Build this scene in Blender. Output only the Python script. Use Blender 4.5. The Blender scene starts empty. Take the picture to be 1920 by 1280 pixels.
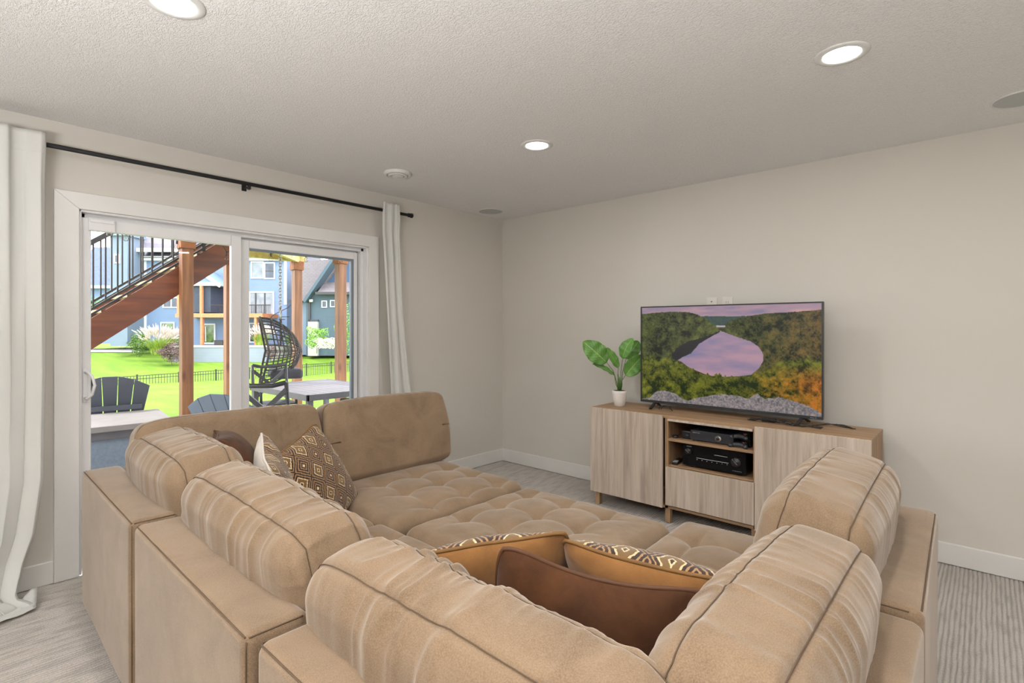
import bpy, math, random
import numpy as np
from mathutils import Vector, Matrix, Euler
random.seed(7); rng = np.random.default_rng(7)
PI = math.pi
S = bpy.context.scene; C = S.collection

# ------------------------------------------------------------------ camera, light, exposure
H = 1.347; YAW = math.radians(42.13)
cam = bpy.data.objects.new('camera', bpy.data.cameras.new('camera')); C.objects.link(cam)
cam.location = (0, 0, H); cam.rotation_euler = (PI/2, 0, YAW)
cam.data.sensor_width = 36; cam.data.lens = 984/1920*36; cam.data.shift_y = -26/1920
cam.data.clip_start = .02; cam.data.clip_end = 400
S.camera = cam
S.view_settings.view_transform = 'Standard'; S.view_settings.look = 'None'
S.view_settings.gamma = 1; S.view_settings.use_curve_mapping = False
S.view_settings.exposure = 0.0

W = bpy.data.worlds.new('sky'); S.world = W; W.use_nodes = True
bg = W.node_tree.nodes['Background']; bg.inputs[0].default_value = (.92, .96, 1, 1); bg.inputs[1].default_value = 6.2
sun = bpy.data.objects.new('sun', bpy.data.lights.new('sun', 'SUN')); C.objects.link(sun)
sun.data.energy = 4.4; sun.data.angle = math.radians(.6); sun.data.color = (1, .95, .86)
sun.rotation_euler = Vector((.6, .4, -.72)).to_track_quat('-Z', 'Y').to_euler()
LAMP_W = 9; LAMP_COL = (1, .975, .94)
S.cycles.max_bounces = 8; S.cycles.diffuse_bounces = 5; S.cycles.glossy_bounces = 3
S.cycles.transparent_max_bounces = 12; S.cycles.sample_clamp_indirect = 6
ceiling_fill = bpy.data.objects.new('bounce_flash', bpy.data.lights.new('bounce_flash', 'AREA')); C.objects.link(ceiling_fill)   # unseen fill light added behind the camera to brighten the ceiling
ceiling_fill.data.shape = 'DISK'; ceiling_fill.data.size = 1.4; ceiling_fill.data.energy = 190; ceiling_fill.data.color = (1, .995, .985)
ceiling_fill.location = (-.3, -1.3, 1.2); ceiling_fill.rotation_euler = (PI, 0, 0)
portal = bpy.data.objects.new('door_daylight_portal', bpy.data.lights.new('door_daylight_portal', 'AREA')); C.objects.link(portal)
portal.data.shape = 'RECTANGLE'; portal.data.size = 2.0; portal.data.size_y = 1.8
portal.location = (-3.62, 1.435, 1.0); portal.rotation_euler = (0, -PI/2, 0); portal.data.cycles.is_portal = True

# ------------------------------------------------------------------ materials
def srgb(r, g, b):
    f = lambda c: (c/255/12.92) if c/255 <= .04045 else ((c/255+.055)/1.055)**2.4
    return (f(r), f(g), f(b), 1)
class NT:
    def __init__(s, name):
        s.m = bpy.data.materials.new(name); s.m.use_nodes = True; s.t = s.m.node_tree
        s.b = s.t.nodes['Principled BSDF']; s.out = s.t.nodes['Material Output']; s._tc = None
    def n(s, typ, **k):
        nd = s.t.nodes.new(typ)
        for a, v in k.items():
            if a.startswith('i_'):
                key = a[2:]; key = int(key) if key.isdigit() else key.replace('_', ' ')
                if hasattr(v, 'is_output'): s.t.links.new(v, nd.inputs[key])
                else: nd.inputs[key].default_value = v
            else: setattr(nd, a, v)
        return nd
    def link(s, a, b): s.t.links.new(a, b)
    def obj(s):
        if not s._tc: s._tc = s.n('ShaderNodeTexCoord')
        return s._tc.outputs['Object']
    def uv(s):
        s.obj(); return s._tc.outputs['UV']
    def gen(s):
        s.obj(); return s._tc.outputs['Generated']
    def math(s, op, a, b=0., c=0.):
        return s.n('ShaderNodeMath', operation=op, i_0=a, i_1=b, i_2=c).outputs[0]
    def mapping(s, vec, scale=(1, 1, 1), rot=(0, 0, 0), loc=(0, 0, 0)):
        return s.n('ShaderNodeMapping', i_0=vec, i_1=loc, i_2=rot, i_3=scale).outputs[0]
    def noise(s, vec, scale, detail=3., rough=.5, dist=0.):
        nd = s.n('ShaderNodeTexNoise', i_Vector=vec, i_Scale=scale, i_Detail=detail, i_Roughness=rough, i_Distortion=dist)
        return nd.outputs[0]
    def ramp(s, fac, stops):
        nd = s.n('ShaderNodeValToRGB', i_0=fac); cr = nd.color_ramp
        while len(cr.elements) < len(stops): cr.elements.new(.5)
        for e, (p, c) in zip(cr.elements, stops): e.position = p; e.color = c
        return nd.outputs[0]
    def mix(s, fac, a, b):
        nd = s.n('ShaderNodeMix', data_type='RGBA')
        for key, v in ((0, fac), (6, a), (7, b)):
            if hasattr(v, 'is_output'): s.t.links.new(v, nd.inputs[key])
            else: nd.inputs[key].default_value = v
        return nd.outputs[2]
    def base(s, v):
        if hasattr(v, 'is_output'): s.t.links.new(v, s.b.inputs['Base Color'])
        else: s.b.inputs['Base Color'].default_value = v
    def set(s, **k):
        for a, v in k.items(): s.b.inputs[a.replace('_', ' ')].default_value = v
    def bump(s, h, strength=.3, dist=.01, normal=None):
        nd = s.n('ShaderNodeBump', i_Height=h, i_Strength=strength, i_Distance=dist)
        if normal is not None: s.link(normal, nd.inputs['Normal'])
        s.link(nd.outputs[0], s.b.inputs['Normal']); return nd.outputs[0]
def dark(c, k): return (c[0]*k, c[1]*k, c[2]*k, 1)
def simple(name, col, rough=.6, metal=0., var=.12, scale=6., bump=0., bscale=60.):
    t = NT(name); t.set(Roughness=rough, Metallic=metal)
    n = t.noise(t.obj(), scale)
    t.base(t.ramp(n, [(.3, dark(col, 1-var)), (.7, dark(col, 1+var))]))
    if bump: t.bump(t.noise(t.obj(), bscale), bump, .004)
    return t.m

def m_wall():
    t = NT('wall_paint'); t.set(Roughness=.75)
    t.base(t.ramp(t.noise(t.obj(), 1.5), [(.3, (.63, .60, .55, 1)), (.7, (.645, .615, .565, 1))]))
    t.bump(t.noise(t.obj(), 140, 2), .08, .002); return t.m
def m_ceiling():
    t = NT('ceiling_texture'); t.set(Roughness=.9)
    t.base((.87, .865, .86, 1))
    n1 = t.noise(t.mapping(t.obj(), (1, 1.6, 1)), 90, 2, .55, .8)
    r = t.ramp(n1, [(.44, (0, 0, 0, 1)), (.56, (1, 1, 1, 1))])
    n2 = t.noise(t.obj(), 160, 2)
    h = t.math('ADD', r, t.math('MULTIPLY', n2, .35))
    t.bump(h, .6, .005); return t.m
def m_carpet():
    t = NT('carpet_loop'); t.set(Roughness=1.0); t.b.inputs['Sheen Weight'].default_value = .2
    w = t.n('ShaderNodeTexNoise', i_Vector=t.mapping(t.obj(), (1, .35, 1)), i_Scale=26., i_Detail=2.)
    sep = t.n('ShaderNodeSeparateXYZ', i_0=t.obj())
    x = t.math('ADD', t.math('MULTIPLY', sep.outputs[0], 2*PI/.017), t.math('MULTIPLY', w.outputs[0], 7.))
    rib = t.math('ABSOLUTE', t.math('SINE', t.math('MULTIPLY', x, .5)))
    loop = t.noise(t.mapping(t.obj(), (1, .7, 1)), 190, 2, .6)
    h = loop
    big = t.noise(t.obj(), 2.2, 2)
    c = t.mix(big, (.46, .425, .385, 1), (.57, .53, .485, 1))
    c2 = t.mix(t.ramp(loop, [(.35, (0, 0, 0, 1)), (.65, (1, 1, 1, 1))]), (.36, .325, .29, 1), c)
    cz = t.ramp(t.math('MULTIPLY', t.math('ADD', sep.outputs[2], .008), 125.), [(.05, (.62, .62, .62, 1)), (.6, (0, 0, 0, 1))])  # shade between the ribs painted in, darker towards the groove bottoms
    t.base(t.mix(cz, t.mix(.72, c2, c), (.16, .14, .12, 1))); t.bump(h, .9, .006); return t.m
def m_sofa():
    t = NT('tan_velvet'); t.set(Roughness=.85)
    t.b.inputs['Sheen Weight'].default_value = .5; t.b.inputs['Sheen Roughness'].default_value = .42
    t.b.inputs['Sheen Tint'].default_value = (1, .95, .9, 1)
    t.b.inputs['Specular IOR Level'].default_value = .2
    a = t.noise(t.obj(), 5., 4, .6, .8); b = t.noise(t.obj(), 420., 2)
    c = t.mix(t.ramp(a, [(.3, (0, 0, 0, 1)), (.7, (1, 1, 1, 1))]), (.160, .102, .058, 1), (.250, .168, .102, 1))
    t.base(t.mix(t.math('MULTIPLY', t.ramp(b, [(.35, (0, 0, 0, 1)), (.7, (1, 1, 1, 1))]), .3), c, (.43, .33, .235, 1)))
    t.bump(t.math('ADD', b, t.math('MULTIPLY', t.noise(t.obj(), 45, 3), .6)), .16, .004); return t.m
def m_velvet(name, c0, c1, sheen=.3):
    t = NT(name); t.set(Roughness=.8); t.b.inputs['Sheen Weight'].default_value = sheen
    t.b.inputs['Specular IOR Level'].default_value = .25
    a = t.noise(t.obj(), 9., 4, .6, .5); b = t.noise(t.mapping(t.obj(), (1, 1, 6)), 220., 2)
    c = t.mix(t.ramp(a, [(.3, (0, 0, 0, 1)), (.72, (1, 1, 1, 1))]), c0, c1)
    t.base(t.mix(t.math('MULTIPLY', b, .35), c, dark(c1, 1.3)))
    t.bump(b, .2, .003); return t.m
def m_ikat():
    t = NT('ikat_weave'); t.set(Roughness=.85); t.b.inputs['Sheen Weight'].default_value = .25
    sep = t.n('ShaderNodeSeparateXYZ', i_0=t.obj())
    jag = t.math('MULTIPLY', t.math('SUBTRACT', t.noise(t.mapping(t.obj(), (30, 30, 160)), 1., 2), .5), .22)
    u = t.math('DIVIDE', sep.outputs[0], .118); v = t.math('DIVIDE', sep.outputs[2], .128)
    fold = lambda q: t.math('ABSOLUTE', t.math('SUBTRACT', t.math('FRACT', t.math('ADD', q, 10.)), .5))
    d = t.math('ADD', t.math('ADD', fold(u), fold(v)), t.math('MULTIPLY', jag, .5))
    cream = srgb(214, 190, 146); olive = srgb(112, 84, 46); brown = srgb(52, 30, 20); tan = srgb(158, 124, 84)
    col = t.n('ShaderNodeValToRGB', i_0=d); cr = col.color_ramp; cr.interpolation = 'CONSTANT'
    st = [(0, brown), (.055, cream), (.10, olive), (.26, cream), (.31, brown), (.40, tan), (.45, brown), (.53, tan), (.58, brown), (.66, tan), (.71, brown), (.80, tan), (.85, brown), (.93, cream)]
    while len(cr.elements) < len(st): cr.elements.new(.5)
    for e, (p, c) in zip(cr.elements, st): e.position = p; e.color = c
    t.base(col.outputs[0]); t.bump(t.noise(t.mapping(t.obj(), (1, 1, 3)), 300, 2), .25, .003); return t.m
def m_wood(name, c0, c1, c2, axis='z', dense=1., rough=.5, freq=1.):
    t = NT(name); t.set(Roughness=rough)
    sc = {'z': (36, 36, 1.8), 'x': (1.6, 26, 26), 'y': (26, 1.6, 26)}[axis]
    v = t.mapping(t.obj(), tuple(k*freq for k in sc))
    n = t.noise(v, 1., 5, .62, .35)
    v2 = t.mapping(t.obj(), tuple(k*.22*freq for k in sc)); n2 = t.noise(v2, 1., 2)
    c = t.ramp(n, [(.28, c0), (.5, c1), (.72, c2)])
    t.base(t.mix(t.ramp(n2, [(.38, (0, 0, 0, 1)), (.62, (.55, .55, .55, 1))]), c, t.ramp(n, [(.35, dark(c0, .85)), (.6, dark(c1, .85))])))
    t.bump(n, .12*dense, .003); return t.m
def m_post():
    t = NT('stained_cedar'); t.set(Roughness=.55)
    v = t.mapping(t.obj(), (18, 18, 1.2)); n = t.noise(v, 1., 5, .6, .3)
    k = t.n('ShaderNodeTexVoronoi', i_Vector=t.mapping(t.obj(), (4.5, 4.5, 1.6)), i_Scale=1.)
    c = t.ramp(n, [(.25, srgb(92, 56, 32)), (.5, srgb(122, 78, 46)), (.75, srgb(144, 98, 62))])
    t.base(t.mix(t.ramp(k.outputs[0], [(.05, (.8, .8, .8, 1)), (.16, (0, 0, 0, 1))]), c, srgb(74, 38, 20)))
    t.bump(n, .2, .004); return t.m
def m_stringer():
    t = NT('stained_stringer'); t.set(Roughness=.5)
    v = t.mapping(t.obj(), (1.2, 1.2, 10)); n = t.noise(v, 1., 5, .6, .3)
    k = t.n('ShaderNodeTexVoronoi', i_Vector=t.mapping(t.obj(), (2, 2, 5)), i_Scale=1.3)
    c = t.ramp(n, [(.25, srgb(66, 30, 16)), (.5, srgb(94, 46, 24)), (.75, srgb(122, 66, 32))])
    t.base(t.mix(t.ramp(k.outputs[0], [(.05, (.8, .8, .8, 1)), (.15, (0, 0, 0, 1))]), c, srgb(56, 26, 14)))
    return t.m
def m_siding(name, col, lap=.16):
    t = NT(name); t.set(Roughness=.7)
    sep = t.n('ShaderNodeSeparateXYZ', i_0=t.obj())
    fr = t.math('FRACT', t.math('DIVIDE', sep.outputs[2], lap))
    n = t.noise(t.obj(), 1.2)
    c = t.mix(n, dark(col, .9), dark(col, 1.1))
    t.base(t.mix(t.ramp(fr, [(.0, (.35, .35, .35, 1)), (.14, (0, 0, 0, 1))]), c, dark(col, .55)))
    t.bump(fr, .5, .02); return t.m
def m_shingle(name, c0, c1):
    t = NT(name); t.set(Roughness=.9)
    b = t.n('ShaderNodeTexBrick', i_Vector=t.mapping(t.obj(), (1, 1, 1.6), (PI/2, 0, 0)), i_Scale=1., i_Color1=c0, i_Color2=c1,
            i_Mortar=dark(c0, .6), i_Mortar_Size=.02)
    b.inputs['Brick Width'].default_value = .35; b.inputs['Row Height'].default_value = .22
    t.base(t.mix(t.noise(t.obj(), 3.), b.outputs[0], dark(c1, 1.05))); return t.m
def m_grass():
    t = NT('lawn_grass'); t.set(Roughness=.85); t.b.inputs['Specular IOR Level'].default_value = .1
    a = t.noise(t.mapping(t.obj(), (.35, 1.6, 1)), 1., 4, .6); b = t.noise(t.obj(), 14., 4, .7)
    c = t.mix(t.ramp(a, [(.35, (0, 0, 0, 1)), (.65, (1, 1, 1, 1))]), (.070, .150, .010, 1), (.125, .215, .018, 1))
    t.base(t.mix(t.ramp(b, [(.35, (0, 0, 0, 1)), (.7, (.5, .5, .5, 1))]), c, (.165, .25, .035, 1)))
    t.bump(b, .6, .05); return t.m
def m_glass(name, tint=(1, 1, 1, 1), refl=.06):
    m = bpy.data.materials.new(name); m.use_nodes = True; t = m.node_tree; t.nodes.clear()
    o = t.nodes.new('ShaderNodeOutputMaterial'); mx = t.nodes.new('ShaderNodeMixShader')
    tr = t.nodes.new('ShaderNodeBsdfTransparent'); tr.inputs[0].default_value = tint
    gl = t.nodes.new('ShaderNodeBsdfGlossy'); gl.inputs['Roughness'].default_value = .02
    lw = t.nodes.new('ShaderNodeFresnel'); lw.inputs[0].default_value = 1.25
    t.links.new(lw.outputs[0], mx.inputs[0]); t.links.new(tr.outputs[0], mx.inputs[1]); t.links.new(gl.outputs[0], mx.inputs[2])
    t.links.new(mx.outputs[0], o.inputs[0]); return m
def m_curtain():
    t = NT('white_linen'); t.set(Roughness=.9); t.base((.88, .88, .86, 1))
    weave = t.noise(t.mapping(t.obj(), (1, 1, 1)), 500, 2)
    nb = t.bump(weave, .15, .002)
    tl = t.n('ShaderNodeBsdfTranslucent', i_0=(.86, .86, .83, 1)); mx = t.n('ShaderNodeMixShader', i_0=.35)
    t.link(t.b.outputs[0], mx.inputs[1]); t.link(tl.outputs[0], mx.inputs[2]); t.link(mx.outputs[0], t.out.inputs[0]); return t.m
def m_emit(name, col, st):
    t = NT(name); t.base(col); t.b.inputs['Emission Color'].default_value = col; t.b.inputs['Emission Strength'].default_value = st; return t.m
def m_leaf():
    t = NT('leaf_green'); t.set(Roughness=.38)
    sep = t.n('ShaderNodeSeparateXYZ', i_0=t.uv())
    ax = t.math('ABSOLUTE', sep.outputs[0])
    veins = t.math('FRACT', t.math('ADD', t.math('MULTIPLY', sep.outputs[1], 9.), t.math('MULTIPLY', ax, -3.)))
    vr = t.ramp(veins, [(0, (.6, .6, .6, 1)), (.18, (0, 0, 0, 1)), (.9, (0, 0, 0, 1)), (1, (.6, .6, .6, 1))])
    c = t.mix(t.noise(t.obj(), 14.), srgb(58, 108, 42), srgb(122, 172, 78))
    c = t.mix(vr, c, srgb(34, 80, 30))
    mid = t.ramp(ax, [(.02, (.7, .7, .7, 1)), (.07, (0, 0, 0, 1))])
    t.base(t.mix(mid, c, srgb(160, 190, 110))); t.bump(veins, .3, .002); return t.m
def m_rock(name, c0, c1, scale=3.):
    t = NT(name); t.set(Roughness=.85); n = t.noise(t.obj(), scale, 5, .6)
    t.base(t.ramp(n, [(.3, c0), (.7, c1)])); t.bump(n, .3, .03); return t.m

M = dict(
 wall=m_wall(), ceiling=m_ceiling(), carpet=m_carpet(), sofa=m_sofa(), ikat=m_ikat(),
 trim=simple('white_trim_paint', (.74, .73, .71, 1), .35, var=.02),
 vinyl=simple('white_vinyl', (.78, .78, .79, 1), .3, var=.02),
 gasket=simple('grey_gasket', srgb(120, 130, 140), .5, var=.05),
 seam=simple('seam_thread', (.11, .07, .042, 1), .9),
 brown=m_velvet('brown_velvet', srgb(44, 24, 11), srgb(88, 52, 24), .1),
 amber=m_velvet('amber_velvet', srgb(118, 80, 40), srgb(154, 108, 60)),
 cream=m_velvet('cream_velvet', srgb(186, 176, 164), srgb(222, 214, 204)),
 piping_amber=simple('amber_piping', srgb(120, 84, 40), .7), piping_brown=simple('brown_piping', srgb(84, 50, 24), .7),
 front=m_wood('grey_walnut_front', srgb(162, 146, 131), srgb(192, 176, 160), srgb(210, 196, 183), 'z'),
 carcass=m_wood('walnut_carcass_warm_lit', srgb(134, 104, 76), srgb(162, 130, 98), srgb(180, 150, 118), 'x'),  # cabinet top and sides: same wood as fronts, browned for the light they reflect
 carcass_v=m_wood('walnut_side_warm_lit', srgb(134, 104, 76), srgb(162, 130, 98), srgb(180, 150, 118), 'z'),
 black=simple('black_plastic', (.012, .012, .014, 1), .35, var=.1), blackgloss=simple('black_gloss', (.008, .008, .01, 1), .12, var=.05),
 bezel=simple('tv_bezel', (.03, .032, .036, 1), .3, var=.05), rod=simple('black_rod', (.008, .008, .009, 1), .65),
 charcoal=simple('charcoal_plastic', (.035, .037, .045, 1), .35),
 silver=simple('silver_metal', (.6, .6, .62, 1), .25, .9, var=.03), chrome=simple('brushed_bronze', (.25, .23, .2, 1), .3, .8),
 red=simple('red_button', (.5, .02, .02, 1), .4), green=simple('green_button', (.02, .3, .05, 1), .4),
 grille=simple('speaker_grille', (.50, .52, .51, 1), .8, var=.03), white=simple('white_plastic', (.75, .75, .74, 1), .4, var=.02),
 text=simple('print_grey', (.45, .45, .47, 1), .5), plate=simple('ivory_plate', (.72, .69, .62, 1), .4, var=.02),
 slot=simple('socket_slot', (.03, .03, .03, 1), .6),
 curtain=m_curtain(), glass=m_glass('door_glass'), leaf=m_leaf(), stem=simple('plant_stem', srgb(74, 104, 48), .5),
 pot=simple('white_ceramic', (.74, .70, .66, 1), .5, var=.03), soil=simple('dark_soil', (.03, .022, .018, 1), .9, bump=.5),
 lamp=m_emit('lamp_diffuser', (1, .97, .9, 1), 16.),
 post=m_post(), stringer=m_stringer(), joist=m_wood('treated_joist', srgb(150, 130, 62), srgb(186, 168, 96), srgb(205, 190, 120), 'x', freq=.5),
 board=m_wood('deck_board', srgb(140, 110, 72), srgb(170, 140, 98), srgb(190, 162, 120), 'y', freq=.5),
 cap=simple('cedar_cap', srgb(132, 80, 46), .7, var=.3, scale=12.),
 rail=simple('bronze_rail', srgb(34, 28, 27), .6), rattan=simple('dark_rattan', srgb(50, 44, 43), .7, var=.25, scale=20.),
 cushion_dark=simple('charcoal_cushion', srgb(58, 58, 64), .9),
 poly=simple('grey_poly_lumber', srgb(84, 88, 98), .55, var=.08), polyblue=simple('slate_poly_lumber', srgb(96, 108, 122), .55, var=.08),
 tablemat=simple('charcoal_metal', srgb(88, 86, 92), .45, var=.1), darkmetal=simple('dark_metal', srgb(48, 47, 50), .45),
 tabletop=simple('grey_slat', srgb(112, 108, 116), .6, var=.1), stone=simple('grey_slab', srgb(132, 127, 127), .7, var=.1), boxside=simple('slate_wicker', srgb(112, 124, 140), .8, var=.1, scale=40., bump=.5, bscale=90.),
 concrete=m_rock('concrete', srgb(150, 146, 140), srgb(178, 174, 168)), grass=m_grass(),
 fence=simple('black_fence', srgb(36, 40, 36), .5), chain=simple('steel_chain', srgb(150, 146, 140), .4, .6),
 bulb=m_glass('bulb_glass', (.95, .93, .88, 1)), socket=simple('bulb_socket', (.02, .02, .02, 1), .6), cord=simple('light_cord', (.03, .03, .03, 1), .6),
 blue=m_siding('blue_siding', srgb(112, 132, 164)), bluegrey=m_siding('slate_siding', srgb(72, 88, 102)), pale=m_siding('pale_siding', srgb(114, 128, 146)),
 deepblue=m_siding('shade_blue_siding', srgb(70, 92, 124)),
 roof=m_shingle('grey_shingle', srgb(104, 100, 114), srgb(122, 116, 128)), roof_blue=m_shingle('slate_shingle', srgb(66, 78, 104), srgb(84, 96, 124)),
 roof_pale=m_shingle('pale_shingle', srgb(108, 100, 106), srgb(122, 114, 118)),
 housetrim=simple('house_trim', (.62, .64, .66, 1), .6, var=.02), cedar=simple('cedar_beam', srgb(196, 124, 84), .7, var=.15),
 pane=simple('dark_window', srgb(62, 70, 84), .08, var=.4, scale=1.5), pane_light=simple('curtained_window', srgb(122, 130, 138), .25, var=.35, scale=1.2),
 pane_green=simple('garden_reflection', srgb(88, 110, 66), .1, var=.5, scale=2.5), screen=simple('porch_screen', srgb(54, 62, 78), .7, var=.2),
 block=m_siding('retaining_block', srgb(136, 144, 158), .2), shrub=m_rock('shrub_leaves', srgb(52, 84, 34), srgb(120, 150, 66), 9.),
 plume=simple('grass_plume', srgb(184, 168, 164), .9), blade=simple('grass_blade', srgb(140, 160, 58), .8, var=.3, scale=3.),
 burgundy=m_rock('burgundy_leaves', srgb(84, 62, 70), srgb(138, 112, 110), 9.), greenery=m_rock('green_leaves', srgb(70, 120, 40), srgb(150, 190, 80), 7.),
)

# ------------------------------------------------------------------ object helpers
def mesh_obj(name, verts, faces, mat, parent=None, smooth=False, mats=None, midx=None):
    me = bpy.data.meshes.new(name); me.from_pydata([tuple(v) for v in verts], [], [tuple(f) for f in faces])
    for m_ in (mats or [mat]): me.materials.append(m_)
    if midx is not None: me.polygons.foreach_set('material_index', midx)
    if smooth: me.polygons.foreach_set('use_smooth', [True]*len(me.polygons))
    me.update(); o = bpy.data.objects.new(name, me); C.objects.link(o)
    if parent: o.parent = parent
    return o
def tag(o, label=None, cat=None, group=None, kind=None):
    if label: o['label'] = label
    if cat: o['category'] = cat
    if group: o['group'] = group
    if kind: o['kind'] = kind
    return o
def thing(name, label, cat, loc=(0, 0, 0), rz=0., group=None, kind=None):
    o = bpy.data.objects.new(name, None); C.objects.link(o); o.empty_display_size = .1
    o.location = loc; o.rotation_euler = (0, 0, rz); return tag(o, label, cat, group, kind)
def structure(name): 
    o = bpy.data.objects.new(name, None); C.objects.link(o); o['kind'] = 'structure'; return o
def copy_tree(o, parent=None):
    c = o.copy(); C.objects.link(c)
    if parent is not None: c.parent = parent
    for ch in o.children: copy_tree(ch, c)
    return c
def inst(o, loc, parent=None, rot=None, scale=None):
    c = o.copy(); C.objects.link(c); c.location = loc
    if parent is not None: c.parent = parent
    if rot is not None: c.rotation_euler = rot
    if scale is not None: c.scale = scale
    return c
class MB:
    def __init__(s): s.v = []; s.f = []; s.mi = []; s.cur = 0
    def add(s, vs, fs):
        n = len(s.v); s.v += [tuple(v) for v in vs]; s.f += [tuple(i+n for i in f) for f in fs]; s.mi += [s.cur]*len(fs); return s
    def box(s, x0, y0, z0, x1, y1, z1):
        x0, x1 = sorted((x0, x1)); y0, y1 = sorted((y0, y1)); z0, z1 = sorted((z0, z1))
        return s.add([(x0,y0,z0),(x1,y0,z0),(x1,y1,z0),(x0,y1,z0),(x0,y0,z1),(x1,y0,z1),(x1,y1,z1),(x0,y1,z1)],
                     [(3,2,1,0),(4,5,6,7),(0,1,5,4),(1,2,6,5),(2,3,7,6),(3,0,4,7)])
    def bar(s, p0, p1, w, h, up=(0, 0, 1)):   # rectangular bar between two points
        p0, p1 = Vector(p0), Vector(p1); d = (p1-p0).normalized(); up = Vector(up)
        side = d.cross(up)
        if side.length < 1e-4: side = d.cross(Vector((1, 0, 0)))
        side.normalize(); u = side.cross(d).normalized()
        vs = [p + side*a*w/2 + u*b*h/2 for p in (p0, p1) for a, b in ((-1,-1),(1,-1),(1,1),(-1,1))]
        return s.add(vs, [(3,2,1,0),(4,5,6,7),(0,1,5,4),(1,2,6,5),(2,3,7,6),(3,0,4,7)])
    def prism(s, pts, axis, a, b):   # polygon extruded along an axis between a and b
        n = len(pts)
        def P(q, t): return {'x': (t, q[0], q[1]), 'y': (q[0], t, q[1]), 'z': (q[0], q[1], t)}[axis]
        vs = [P(q, a) for q in pts] + [P(q, b) for q in pts]
        fs = [tuple(range(n-1, -1, -1)), tuple(range(n, 2*n))] + [(i, (i+1) % n, n+(i+1) % n, n+i) for i in range(n)]
        return s.add(vs, fs)
    def tube(s, pts, r, seg=8, closed=False, caps=True):
        pts = [Vector(p) for p in pts]; n = len(pts); rs = r if hasattr(r, '__len__') else [r]*n
        vs = []; ref = Vector((0, 0, 1)); prev = None
        for i, p in enumerate(pts):
            if closed: d = pts[(i+1) % n]-pts[i-1]
            else: d = pts[min(i+1, n-1)]-pts[max(i-1, 0)]
            if d.length < 1e-9: d = Vector((0, 0, 1))
            d.normalize()
            if prev is None:
                a = d.cross(ref)
                if a.length < .05: a = d.cross(Vector((1, 0, 0)))
            else: a = prev - d*prev.dot(d)
            a.normalize(); prev = a; b = d.cross(a)
            vs += [p+(a*math.cos(2*PI*k/seg)+b*math.sin(2*PI*k/seg))*rs[i] for k in range(seg)]
        fs = []
        for i in range(n if closed else n-1):
            j = (i+1) % n
            fs += [(i*seg+k, i*seg+(k+1) % seg, j*seg+(k+1) % seg, j*seg+k) for k in range(seg)]
        if caps and not closed: fs += [tuple(range(seg-1, -1, -1)), tuple((n-1)*seg+k for k in range(seg))]
        return s.add(vs, fs)
    def lathe(s, prof, c=(0, 0, 0), seg=32, cap=True, fn=None):
        vs = []
        for r, z in prof:
            for k in range(seg):
                a = 2*PI*k/seg; rr = r*(fn(a, z) if fn else 1)
                vs.append((c[0]+rr*math.cos(a), c[1]+rr*math.sin(a), c[2]+z))
        n = len(prof); fs = [(i*seg+k, i*seg+(k+1) % seg, (i+1)*seg+(k+1) % seg, (i+1)*seg+k) for i in range(n-1) for k in range(seg)]
        if cap: fs += [tuple(range(seg-1, -1, -1)), tuple((n-1)*seg+k for k in range(seg))]
        return s.add(vs, fs)
    def build(s, name, mat, parent=None, smooth=False, bevel=0., loc=None, mats=None):
        o = mesh_obj(name, s.v, s.f, mat, parent, smooth, mats, s.mi if mats else None)
        if loc: o.location = loc
        if bevel:
            b = o.modifiers.new('edge', 'BEVEL'); b.width = bevel; b.segments = 2; b.limit_method = 'ANGLE'; b.angle_limit = .6
        return o
def B(*a): return MB().box(*a)

# numpy value noise
def _h(ix, iy, iz):
    n = (ix*374761393 + iy*668265263 + iz*1274126177) & 0x7fffffff
    n = (n ^ (n >> 13))*1274126177 & 0x7fffffff
    return ((n ^ (n >> 16)) & 0xffff)/65535.
def vnoise(P, sc=(1, 1, 1), seed=0):
    q = P*np.array(sc)+seed*17.31+100.; i = np.floor(q).astype(np.int64); f = q-i; f = f*f*(3-2*f); r = 0
    for dx in (0, 1):
        for dy in (0, 1):
            for dz in (0, 1):
                w = (f[:, 0] if dx else 1-f[:, 0])*(f[:, 1] if dy else 1-f[:, 1])*(f[:, 2] if dz else 1-f[:, 2])
                r = r + w*_h(i[:, 0]+dx, i[:, 1]+dy, i[:, 2]+dz)
    return r*2-1
def fbm(P, sc, seed=0, o=3):
    r = 0; a = 1.
    for k in range(o): r = r + a*vnoise(P, tuple(c*2**k for c in sc), seed+k*5); a *= .5
    return r/1.75

def axis_samples(a, r, n, k=4):
    e = [a-r+r*math.tan(PI/4*i/k) for i in range(1, k+1)]
    m = np.linspace(-(a-r), a-r, n); return np.array([-t for t in e[::-1]]+list(m)+e)
def soft_surface(a, r, n, k_=4):
    """rounded-box surface: returns base points, rounded points, normals, faces"""
    ax = [axis_samples(a[i], r, n[i], k_) for i in range(3)]; allq = []; faces = []; off = 0
    for i in range(3):
        j, k = (i+1) % 3, (i+2) % 3
        U, V = np.meshgrid(ax[j], ax[k], indexing='ij'); nu, nv = U.shape
        for sgn in (-1, 1):
            q = np.zeros((nu*nv, 3)); q[:, i] = sgn*a[i]; q[:, j] = U.ravel(); q[:, k] = V.ravel(); allq.append(q)
            I = np.arange(nu*nv).reshape(nu, nv)+off; A = np.stack([I[:-1, :-1], I[1:, :-1], I[1:, 1:], I[:-1, 1:]], -1).reshape(-1, 4)
            faces.append(A if sgn > 0 else A[:, ::-1]); off += nu*nv
    q = np.concatenate(allq); F = np.concatenate(faces)
    _, idx, inv = np.unique(np.round(q, 6), axis=0, return_index=True, return_inverse=True)
    q = q[idx]; F = inv.reshape(-1)[F]; p, N = round_pts(q, a, r); return q, p, N, F
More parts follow.
